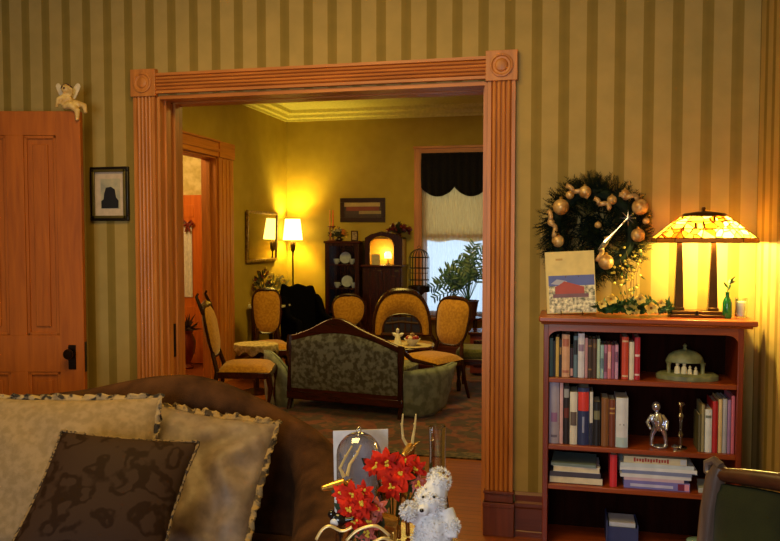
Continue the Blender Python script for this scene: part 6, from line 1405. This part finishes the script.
for a in ((rx0, rx1, ry0, ry0+0.14), (rx0, rx1, 8.9, 9.04), (rx0, rx0+0.14, ry0+0.14, 8.9), (rx1-0.14, rx1, ry0+0.14, 8.9)): box(bm, a[0], a[1], a[2], a[3], 0.0005, 0.0105)
obj('border', bm, cloth('rug_border', (34, 24, 20), (110, 88, 60), scale=22, contrast=(0.45, 0.62)), t)

# ================================================================== HALL
t = thing('hall_door', 'orange wooden door with white lace curtained pane seen through the left doorway', 'door', (-4.9, HY-0.03, 0))
dx0, dx1 = atY(203, 280, HY-0.05).x-0.92, atY(203, 280, HY-0.05).x; dzt = atY(192, 195, HY-0.05).z
yh = HY-0.045; px0_, px1_ = atY(181, 280, yh).x-0.36, atY(193, 280, yh).x; pz0, pz1 = atY(190, 297, yh).z, atY(190, 222, yh).z
od = wood('orange_door_wood', (190, 92, 22), (214, 116, 34), 'z', 0.35)
bm = B()
for a in ((dx0, px0_, 0.01, dzt), (px1_, dx1, 0.01, dzt), (px0_, px1_, 0.01, pz0), (px0_, px1_, pz1, dzt)): box(bm, a[0], a[1], yh, HY-0.005, a[2], a[3])
box(bm, px0_, px1_, yh+0.01, HY-0.006, pz0, pz1); obj('door_leaf', bm, od, t)
bm = B(); box(bm, px0_+0.03, px1_+0.02, yh-0.006, yh, pz1+0.06, dzt-0.12); box(bm, px0_+0.03, px1_+0.02, yh-0.006, yh, 0.2, pz0-0.12); obj('door_panel', bm, od, t, bevel=0.004)
bm = B(); grid(bm, lambda u, v: Vector((px0_+(px1_-px0_)*u, yh-0.012+0.007*math.sin(u*2*PI*9), pz0+(pz1-pz0)*v)), 90, 4); obj('lace_panel', bm, plain('white_lace_panel', (226, 224, 226), 0.8), t, label='white lace curtain panel')
bm = B(); box(bm, dx1, dx1+0.03, yh-0.01, HY-0.004, 0.01, dzt); obj('door_edge_shadow', bm, walnut, t)  # dark strip standing in for the shadow at the leaf's edge
bm = B(); box(bm, dx1+0.03, dx1+0.15, HY-0.03, HY-0.001, 0, dzt+0.0); struct('trim_hall_door', bm, oak)
bm = B(); box(bm, HX, dx0-0.1, HY-0.02, HY-0.001, 0, 0.2); struct('baseboard_hall', bm, redwood)
q = Vector((atY(187.5, 220, yh-0.04).x, yh-0.04, pz1-0.02)); t = thing('red_bow', 'small dark red bow hanging above the lace panel of the hall door', 'bow', q)
bm = B()
for s in (-1, 1): tube(bm, [q, q+Vector((s*0.045, 0, 0.035)), q+Vector((s*0.07, 0, 0)), q+Vector((s*0.04, 0, -0.02)), q], [0.01, 0.016, 0.018, 0.016, 0.01], 6); tube(bm, [q, q+Vector((s*0.03, 0, -0.10))], [0.010, 0.014], 6)
obj('loops', bm, plain('dark_red_ribbon', (120, 24, 14), 0.5), t)
q = Vector((atY(186, 364, 8.35).x, 8.35, 0)); t = thing('floor_urn', 'dark red urn with drooping dried stems on the hall floor by the door', 'urn', q)
bm = B(); lathe(bm, [(0.08, 0), (0.09, 0.02), (0.05, 0.06), (0.11, 0.2), (0.12, 0.32), (0.08, 0.42), (0.10, 0.46), (0.07, 0.44), (0, 0.3)], q, 20); obj('urn_body', bm, plain('oxblood_glaze', (120, 40, 20), 0.3), t)
bm = B()
for i in range(46): d = rdir(); d.z = abs(d.z)*0.6+0.3; leaf(bm, q+Vector((0, 0, 0.44)), d, rdir(), random.uniform(0.12, 0.24), 0.03, 0.5, 4)
obj('dried_stems', bm, plain('dark_dried_leaf', (52, 24, 22), 0.7), t, kind='stuff', recalc=False)
